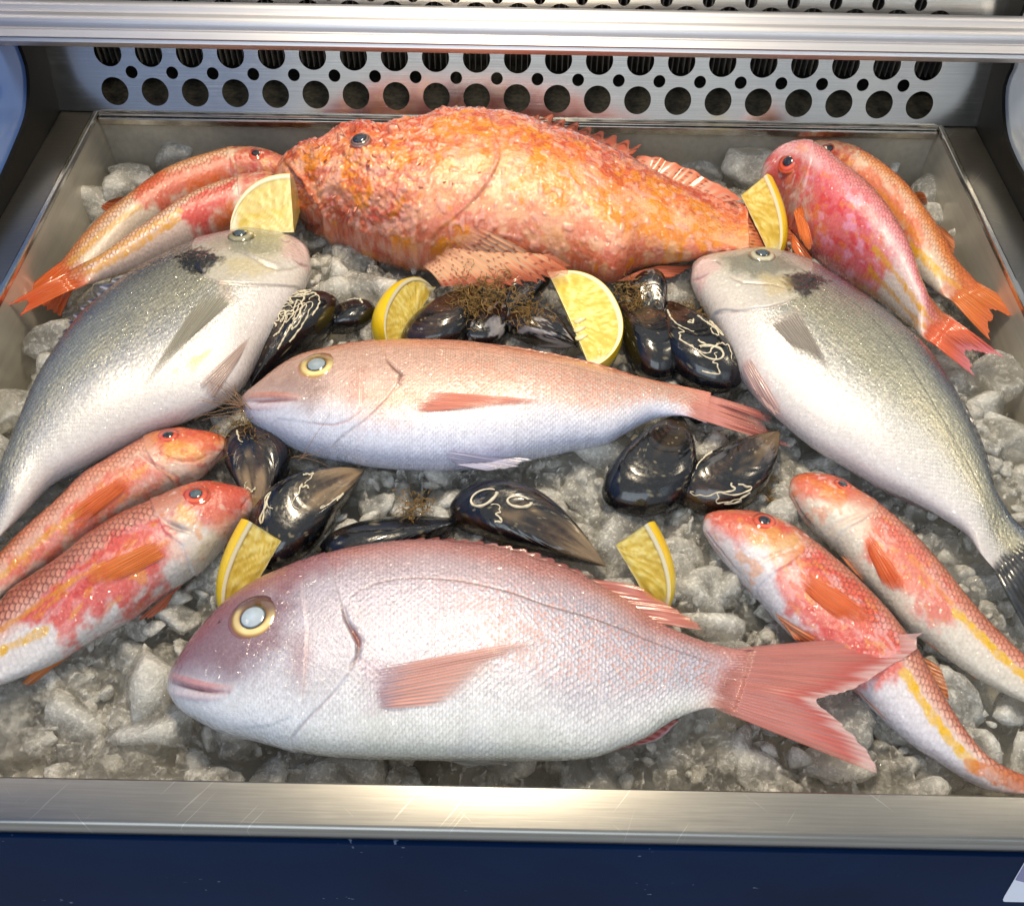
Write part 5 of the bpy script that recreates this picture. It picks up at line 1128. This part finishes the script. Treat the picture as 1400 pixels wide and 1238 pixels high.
# ------------------------------------------------------------------ mussels
def mussel(label, beak, end, roll=0.0, zb=0.010, ze=0.012, wide=1.0, thick=0.19, flip=1, brown=0.2, bare=0.0, tubes_n=0, tube_seed=0, beard=None, white=0.0, tube_zone=(0.3, 0.85), rings=0, seed=0, lift=0.0):
    Pb = unp(beak, zb+lift); Pe = unp(end, ze+lift); ax = Pe-Pb; Lm = np.linalg.norm(ax); ax /= Lm
    up = np.array([0, 0, 1.0]); zl = up-ax*(up@ax); zl /= np.linalg.norm(zl); yl = np.cross(zl, ax)
    r = radians(roll); zl, yl = zl*cos(r)+yl*sin(r), yl*cos(r)-zl*sin(r)
    rg = np.random.RandomState(seed+int(beak[0]))
    fu, fd = radians(38)*wide, radians(25)*wide
    def surf(phi_n, g, side):
        phi = np.where(phi_n > 0, phi_n*fu, phi_n*fd)
        R = np.cos(phi_n*pi/2*0.995)**0.52
        x = g*R*np.cos(phi); y = flip*g*R*np.sin(phi)
        z = thick*1.6*(g**0.75)*np.clip(1-g**3.2, 0, 1)**0.62*np.clip(1-np.abs(phi_n)**2.6, 0, 1)**0.6
        z = z*(1+0.006*np.sin(g*60+1.5*np.sin(g*23))+0.003*np.sin(g*170+2*phi_n))+0.006*(1-g)
        y = y+flip*0.05*np.sin(x*pi)
        return x, y, side*z
    def world(x, y, z): return Pb+(ax*x[..., None]+yl*y[..., None]+zl*z[..., None])*Lm
    root = empty("mussel", tuple(((Pb+Pe)/2)*[1, 1, 0]), label, "mussel", "mussels between the fish")
    npn, ng = 56, 64
    pn = np.linspace(-1, 1, npn); g = np.linspace(0, 1, ng)**0.9
    PN_, G_ = np.meshgrid(pn, g, indexing='ij')
    P0_ = {}
    for side in (1, -1):
        x, y, z = surf(PN_, G_, side); P = world(x, y, z).reshape(-1, 3)
        f_ = fbm(PN_.ravel()*30, G_.ravel()*30, 9, 3, seed+3); gl = 0.5+0.5*np.sin(G_.ravel()*95+2.5*fbm(PN_.ravel()*20, G_.ravel()*20, 8, 2, 5))
        col = lin((14, 15, 20))*np.ones((len(P), 3)); k = sstep(0.1, 0.5, f_+brown*1.0-0.32)[:, None]*0.8; col = col*(1-k)+lin((50, 33, 20))*k
        col = col*(0.7+0.9*sstep(0.5, 1.0, gl)*(0.4+0.6*sstep(-0.1, 0.4, f_)))[:, None]
        k = (sstep(0.55, 0.2, G_.ravel()+0.3*f_)*bare)[:, None]; col = col*(1-k)+lin((176, 148, 112))*k
        k = (sstep(0.25, 0.5, fbm(PN_.ravel()*30, G_.ravel()*30, 6, 4, seed+9))*white)[:, None]; col = col*(1-k)+lin((200, 194, 196))*k
        k = sstep(0.82, 0.9, fbm(P[:, 0]*1000, P[:, 1]*1000, 1.8, 2, seed+11))[:, None]*0.6; col = col*(1-k)+lin((150, 140, 110))*k
        F = grid_faces(npn, ng)
        if side*flip < 0: F = F[:, ::-1]
        o = mesh_obj("valve", P, F, M['shell'], attrs=dict(Col=col)); child(o, root)
    def on_top(pn_, g_, off):
        side = 1 if zl[2] >= 0 else -1
        x, y, z = surf(np.asarray(pn_, float), np.asarray(g_, float), side)
        return world(x, y, z+side*off/Lm)
    if tubes_n or rings:
        paths = []; rad = []
        rg2 = np.random.RandomState(tube_seed+5)
        for k in range(tubes_n):
            a = rg2.uniform(-0.5, 0.6); gg = rg2.uniform(*tube_zone); th = rg2.uniform(0, 2*pi); pp_ = []
            for q in range(rg2.randint(8, 22)):
                pp_.append((a, gg)); th += rg2.normal(0, 0.8); a = np.clip(a+0.055*cos(th), -0.85, 0.85); gg = np.clip(gg+0.020*sin(th), 0.12, 0.95)
            pp_ = np.array(pp_); Pq = on_top(pp_[:, 0], pp_[:, 1], 0.0006); paths.append(catmull(Pq, 50)); rad.append(np.linspace(0.0003, 0.0008, 50)*(1+0.25*np.sin(np.arange(50)*0.9)))
        for k in range(rings):
            c_ = (0.15, 0.80) if k == 0 else (0.3, 0.62); th = np.linspace(0, 1.8*pi, 26)
            Pq = on_top(c_[0]+0.16*np.cos(th)*(1-0.2*k), c_[1]+0.06*np.sin(th), 0.0007); paths.append(Pq); rad.append(np.linspace(0.0005, 0.0013, 26)*(1+0.15*np.sin(np.arange(26)*1.3)))
        V, F = tubes(paths, rad, 6); child(mesh_obj("worm_tubes", V, F, M['tube'], kind="stuff"), root)
    if beard:
        V, F = [], []; ps = []; rs = []
        rg3 = np.random.RandomState(seed+77)
        for (cx_, cy_, spread, nth, zc_) in beard:
            c_ = unp((cx_, cy_), zc_); sm_ = spread*np.linalg.norm(c_-CAM)/1300
            for k in range(nth):
                p = c_+rg3.normal(0, 0.5, 3)*sm_*[1, 1, 0.45]; d_ = rg3.normal(0, 1, 3); pts_ = []
                for q in range(9):
                    pts_.append(p.copy()); d_ += rg3.normal(0, 0.7, 3); d_ /= np.linalg.norm(d_); p = p+d_*sm_*0.11*[1, 1, 0.7]
                ps.append(catmull(pts_, 16)); rs.append(np.linspace(0.00042, 0.00018, 16)*rg3.uniform(0.6, 1.3))
        V, F = tubes(ps, rs, 4); child(mesh_obj("beard", V, F, M['beard'], kind="stuff"), root)
    return root
mussel("black mussel crusted with white worm tubes, above the middle bream's snout", (344, 528), (456, 406), 12, 0.018, 0.024, 0.95, 0.2, 1, 0.0, 0, 26, 1, tube_zone=(0.5, 0.8), seed=1)
mussel("black mussel half behind the lemon wedge, left of it", (424, 446), (512, 418), 10, 0.012, 0.016, 1.0, 0.2, -1, 0.1, 0, 2, 2, seed=2)
mussel("ridged brown mussel between the lemon wedge and the beard clump", (660, 392), (552, 478), -14, 0.024, 0.016, 1.0, 0.2, 1, 0.55, 0.1, seed=3, beard=[(660, 402, 40, 150, 0.046), (640, 412, 22, 60, 0.04)])
mussel("small mussel with a white edge under the beard clump", (690, 408), (636, 468), 10, 0.022, 0.018, 1.15, 0.2, 1, 0.4, 0, white=0.5, seed=4)
mussel("dark mussel with chalky white patches, pointing right", (790, 474), (690, 440), 8, 0.018, 0.022, 0.95, 0.22, -1, 0.4, 0, white=0.55, seed=5, beard=[(722, 425, 26, 90, 0.044)])
mussel("glossy mussel leaning on the orange fish's fin, left of the seeded lemon", (690, 430), (747, 372), -20, 0.020, 0.030, 1.1, 0.2, 1, 0.1, 0, 0, 0, white=0.18, seed=6)
mussel("smooth blue black mussel right of the seeded lemon wedge", (846, 414), (908, 516), 6, 0.020, 0.022, 1.15, 0.22, 1, 0.05, 0.12, seed=7)
mussel("small speckled mussel standing behind the smooth one", (905, 440), (890, 370), 10, 0.022, 0.030, 1.2, 0.22, 1, 0.5, 0, white=0.25, seed=8, beard=[(868, 402, 26, 80, 0.036)])
mussel("black mussel with white worm rings touching the right bream", (912, 412), (1003, 530), 4, 0.022, 0.024, 0.95, 0.2, -1, 0.15, 0, 9, 4, tube_zone=(0.3, 0.9), rings=1, seed=9, beard=[(944, 424, 20, 70, 0.030)])
mussel("mussel mostly hidden below the worm ringed one", (900, 512), (966, 536), 0, 0.008, 0.010, 1.0, 0.18, 1, 0.2, seed=10)
mussel("mussel peeping out below the middle bream's tail", (912, 562), (985, 578), 0, 0.006, 0.008, 0.9, 0.16, 1, 0.3, seed=11)
mussel("broad teardrop mussel below the middle bream's tail, beak upwards", (930, 566), (838, 694), 0, 0.020, 0.018, 1.12, 0.2, 1, 0.0, 0.08, seed=12)
mussel("mussel with a frayed beard and white crust right of the broad teardrop one", (1066, 590), (926, 682), 6, 0.018, 0.014, 0.92, 0.2, 1, 0.25, 0.35, 4, 3, tube_zone=(0.7, 0.95), white=0.1, seed=13, beard=[(1046, 650, 15, 60, 0.012), (1050, 680, 12, 46, 0.010), (1040, 630, 10, 30, 0.014)])
mussel("brown streaked mussel standing below the middle bream's snout", (352, 706), (328, 586), 8, 0.016, 0.020, 1.15, 0.2, -1, 0.5, 0.55, 2, 6, seed=14, beard=[(345, 588, 34, 110, 0.028)])
mussel("big black mussel with branching white tubes behind the front left lemon", (499, 642), (356, 772), 14, 0.018, 0.018, 1.0, 0.2, -1, 0.25, 0.5, 4, 8, tube_zone=(0.4, 0.8), seed=15)
mussel("long black mussel lying edge on behind the large pink bream", (628, 710), (436, 758), 62, 0.014, 0.012, 0.9, 0.2, 1, 0.05, 0, seed=16, beard=[(565, 692, 24, 80, 0.022)])
mussel("black mussel with a curled white ring, right of the edge on one", (829, 774), (614, 692), 22, 0.012, 0.014, 0.78, 0.19, -1, 0.35, 0.45, 1, 9, rings=2, seed=17)

# ------------------------------------------------------------------ lemon wedges
def lemon_materials():
    m, nt, b = new_mat("lemon_rind"); n = noise_node(nt, 520, 3); n2 = noise_node(nt, 40, 2)
    r = ramp(nt, n2.outputs["Fac"], [(0.3, tuple(lin((238, 194, 14)))), (0.7, tuple(lin((248, 214, 40))))]); nt.links.new(r.outputs[0], b.inputs["Base Color"])
    b.inputs["Roughness"].default_value = 0.32; bump(nt, n.outputs["Fac"], 0.5, 0.0008, b); b.inputs["Coat Weight"].default_value = 0.3; b.inputs["Coat Roughness"].default_value = 0.2
    rind = m
    m, nt, b = new_mat("lemon_flesh"); L = nt.links.new
    col = nd(nt, "ShaderNodeAttribute", attribute_name="Col"); L(col.outputs["Color"], b.inputs["Base Color"])
    b.inputs["Roughness"].default_value = 0.2; b.inputs["Subsurface Weight"].default_value = 0.35; b.inputs["Subsurface Radius"].default_value = (0.006, 0.005, 0.002); b.inputs["Subsurface Scale"].default_value = 1.0
    b.inputs["Coat Weight"].default_value = 0.7; b.inputs["Coat Roughness"].default_value = 0.12
    n = noise_node(nt, 500, 3); bump(nt, n.outputs["Fac"], 0.3, 0.0006, b)
    return rind, m
M['rind'], M['flesh'] = lemon_materials()
M['seed'] = plain("lemon_seed", lin((226, 206, 150)), 0.35, coat=0.6, var=0.15, scale=300)
def lemon(label, P1, P2, P3, half=False, ang=72, rot=1, seeds=(), nip=True, seed=0, pw=0.5):
    """P1,P2: the ends of the core edge (pixel x, pixel y, height); P3: where the rind crosses mid face (or the cut end when half)"""
    A1, A2 = (unp(p[:2], p[2]) for p in (P1, P2))
    O = A1 if half else (A1+A2)/2
    A3 = O+np.array(P3[1:]) if P3[0] == 'off' else unp(P3[:2], P3[2])
    ex = A2-O; hl = np.linalg.norm(ex); ex /= hl
    ry = A3-O; ry = ry-ex*(ry@ex); R = np.linalg.norm(ry); ey = ry/R
    ez = np.cross(ex, ey)
    if ez@(CAM-O) < 0: ez = -ez
    x0 = 0.0 if half else -1.0
    def rad(x):
        e = np.clip(1-np.abs(x)**2.3, 0, 1)**pw
        if nip: e = np.maximum(e, 0.20*np.clip((1.10-np.abs(x))/0.22, 0, 1))
        return R*e
    xm = 1.08 if nip else 1.0
    xs_ = np.linspace(x0*xm, xm, 56 if not half else 34)
    aa = np.radians(np.linspace(0, ang, 22))
    root = empty("lemon_wedge", tuple(O*[1, 1, 0]), label, "lemon wedge", "lemon wedges between the fish")
    def pt(x, a, k=1.0):
        r_ = rad(x)*k
        return O+ex*(x*hl)+ey*(r_*np.cos(a))-ez*(r_*np.sin(a))
    V = np.array([pt(x, a) for x in xs_ for a in aa]); F = grid_faces(len(xs_), len(aa))
    cen = V.mean(0); f0 = F[len(F)//2]; nn = np.cross(V[f0[1]]-V[f0[0]], V[f0[2]]-V[f0[0]])
    if nn@(V[f0[0]]-(O)) < 0: F = F[:, ::-1]
    child(mesh_obj("rind", V, F, M['rind']), root)
    # cut faces (pulp fans radiating from the core, pith band under the rind)
    def facegrid(a, name):
        ks = np.r_[np.linspace(0.03, 0.80, 22), np.linspace(0.83, 1.0, 8)]
        V = np.array([pt(x, a, k) for x in xs_ for k in ks]); K = np.tile(ks, len(xs_)); X_ = np.repeat(xs_, len(ks))
        r_ = rad(X_)/R
        n_ = fbm(np.arctan2(X_*hl, K*r_*R+0.004)*26, np.hypot(X_*hl, K*r_*R)*260, 1.5, 3, seed+2)
        # pith band has constant width
        dist = (1-K)*r_*R*1000
        pulp = grad(0.5+0.75*n_+0.3*fbm(X_*40, K*3+seed, 2.2, 2, 4), [(0, (206, 174, 66)), (0.5, (224, 198, 94)), (1, (242, 226, 146))])
        pith = lin((236, 226, 190)); rindc = lin((242, 204, 30))
        edge = np.minimum(dist, 99)
        k1 = sstep(4.6, 3.4, edge+0.4*n_)[:, None]; k2 = sstep(0.9, 0.4, edge)[:, None]
        core = sstep(2.2, 0.8, K*r_*R*1000+0.5*n_)[:, None]*0.6
        tipk = sstep(0.80, 0.93, np.abs(X_))[:, None]
        col = pulp*(1-np.maximum(np.maximum(k1, core), tipk))+pith*np.maximum(np.maximum(k1, core), tipk); col = col*(1-k2)+rindc*k2
        nrm_ = ez if a == 0 else -(ez*np.cos(a)+ey*np.sin(a))
        dz = 0.0004*n_*(1-k1[:, 0])-0.0007*(1-k1[:, 0])*sstep(0.2, 0.5, K)
        V = V+nrm_*dz[:, None]
        F = grid_faces(len(xs_), len(ks)); f0 = F[len(F)//2]
        if np.cross(V[f0[1]]-V[f0[0]], V[f0[2]]-V[f0[0]])@nrm_ < 0: F = F[:, ::-1]
        return child(mesh_obj(name, V, F, M['flesh'], attrs=dict(Col=col)), root)
    cf = facegrid(0.0, "cut_face"); facegrid(np.radians(ang), "cut_face")
    if half:
        ks = np.linspace(0, 1, 26); V = np.array([pt(0.0, a, k) for a in aa for k in ks]); K = np.tile(ks, len(aa)); Aa = np.repeat(aa, len(ks))
        dist = (1-K)*R*1000; n_ = fbm(K*R*1000, Aa*R*600, 3, 3, 6)
        col = grad(0.5+0.3*n_, [(0, (206, 174, 68)), (1, (240, 224, 140))]); k1 = sstep(4.6, 3.4, dist)[:, None]; k2 = sstep(0.9, 0.4, dist)[:, None]
        mem = sstep(0.10, 0.03, np.abs(Aa-radians(ang*0.5)))[:, None]*0.5
        col = col*(1-np.maximum(k1, mem))+lin((236, 226, 190))*np.maximum(k1, mem); col = col*(1-k2)+lin((242, 204, 30))*k2
        F = grid_faces(len(aa), len(ks)); f0 = F[len(F)//2]
        if np.cross(V[f0[1]]-V[f0[0]], V[f0[2]]-V[f0[0]])@(-ex) < 0: F = F[:, ::-1]
        child(mesh_obj("cross_cut", V, F, M['flesh'], attrs=dict(Col=col)), root)
    for (sx, sy) in seeds:
        d = ray(np.float64(sx), np.float64(sy)); k = ((O-CAM)@ez)/(d@ez); c_ = CAM+d*k+ez*0.0004
        v, f = ICO[3]; w_ = v*[0.0052, 0.0026, 0.0016]; w_[:, 1] *= 1-0.35*v[:, 0]
        dirs = ey; side_ = np.cross(ez, dirs)
        V = c_+dirs*w_[:, :1]+side_*w_[:, 1:2]+ez*w_[:, 2:]
        child(mesh_obj("seed", V, f, M['seed']), root)
    return root
lemon("lemon wedge tucked between the back left mullets and the orange fish's jaw", (402, 320, 0.046), (314, 322, 0.046), (344, 238, 0.084), True, 62, nip=False, pw=0.55)
lemon("lemon wedge standing by the orange fish's tail", (1012, 268, 0.046), (1056, 358, 0.022), (1058, 257, 0.066), True, 70, nip=False)
lemon("lemon wedge with its yellow rind outwards, above the middle bream's head", (594, 396, 0.020), (538, 486, 0.012), ('off', -0.012, 0.010, 0.030), False, 85)
lemon("lemon wedge showing seeds, above the middle bream's back", (749, 374, 0.036), (806, 504, 0.030), (843, 412, 0.042), False, 66, seeds=[(793, 438), (793, 450), (795, 461)])
lemon("lemon wedge at the front left, behind the large bream's forehead", (386, 740, 0.034), (318, 856, 0.014), (330, 728, 0.056), True, 64, nip=False)
lemon("lemon wedge at the front right, behind the large bream's dorsal fin", (840, 746, 0.032), (900, 846, 0.014), (892, 724, 0.054), True, 64, nip=False)

# ------------------------------------------------------------------ bits of weed
def weed(label, starts, n, Ls, z, seed, mat, r0=0.0004):
    rg = np.random.RandomState(seed); ps = []; rs = []
    for (x, y, dx, dy) in starts:
        for k in range(n):
            p = np.array([x+rg.normal(0, 4), y+rg.normal(0, 4)], float); d_ = np.array([dx, dy], float)+rg.normal(0, 0.35, 2); d_ /= np.linalg.norm(d_); pts_ = []
            zz_ = z+rg.uniform(-0.003, 0.004)
            for q in range(8):
                pts_.append(unp(p, zz_)); d_ += rg.normal(0, 0.12, 2); d_ /= np.linalg.norm(d_); p = p+d_*Ls/8*rg.uniform(0.7, 1.2); zz_ += rg.uniform(-0.0008, 0.0016)
            ps.append(catmull(pts_, 16)); rs.append(np.linspace(r0, r0*0.35, 16))
    V, F = tubes(ps, rs, 4); return mesh_obj("weed_tuft", V, F, mat, label=label, cat="weed")
weed("dry brown weed stalks between the left bream's belly and the middle bream's snout", [(336, 558, -0.9, -0.35), (334, 556, -1, 0.15), (330, 552, -0.75, -0.8)], 6, 75, 0.040, 3, M['twig'])
weed("fine threads lying from the middle bream's throat", [(412, 628, 0.8, -0.45), (404, 625, 0.9, -0.6)], 2, 80, 0.052, 9, M['twig'], 0.00022)
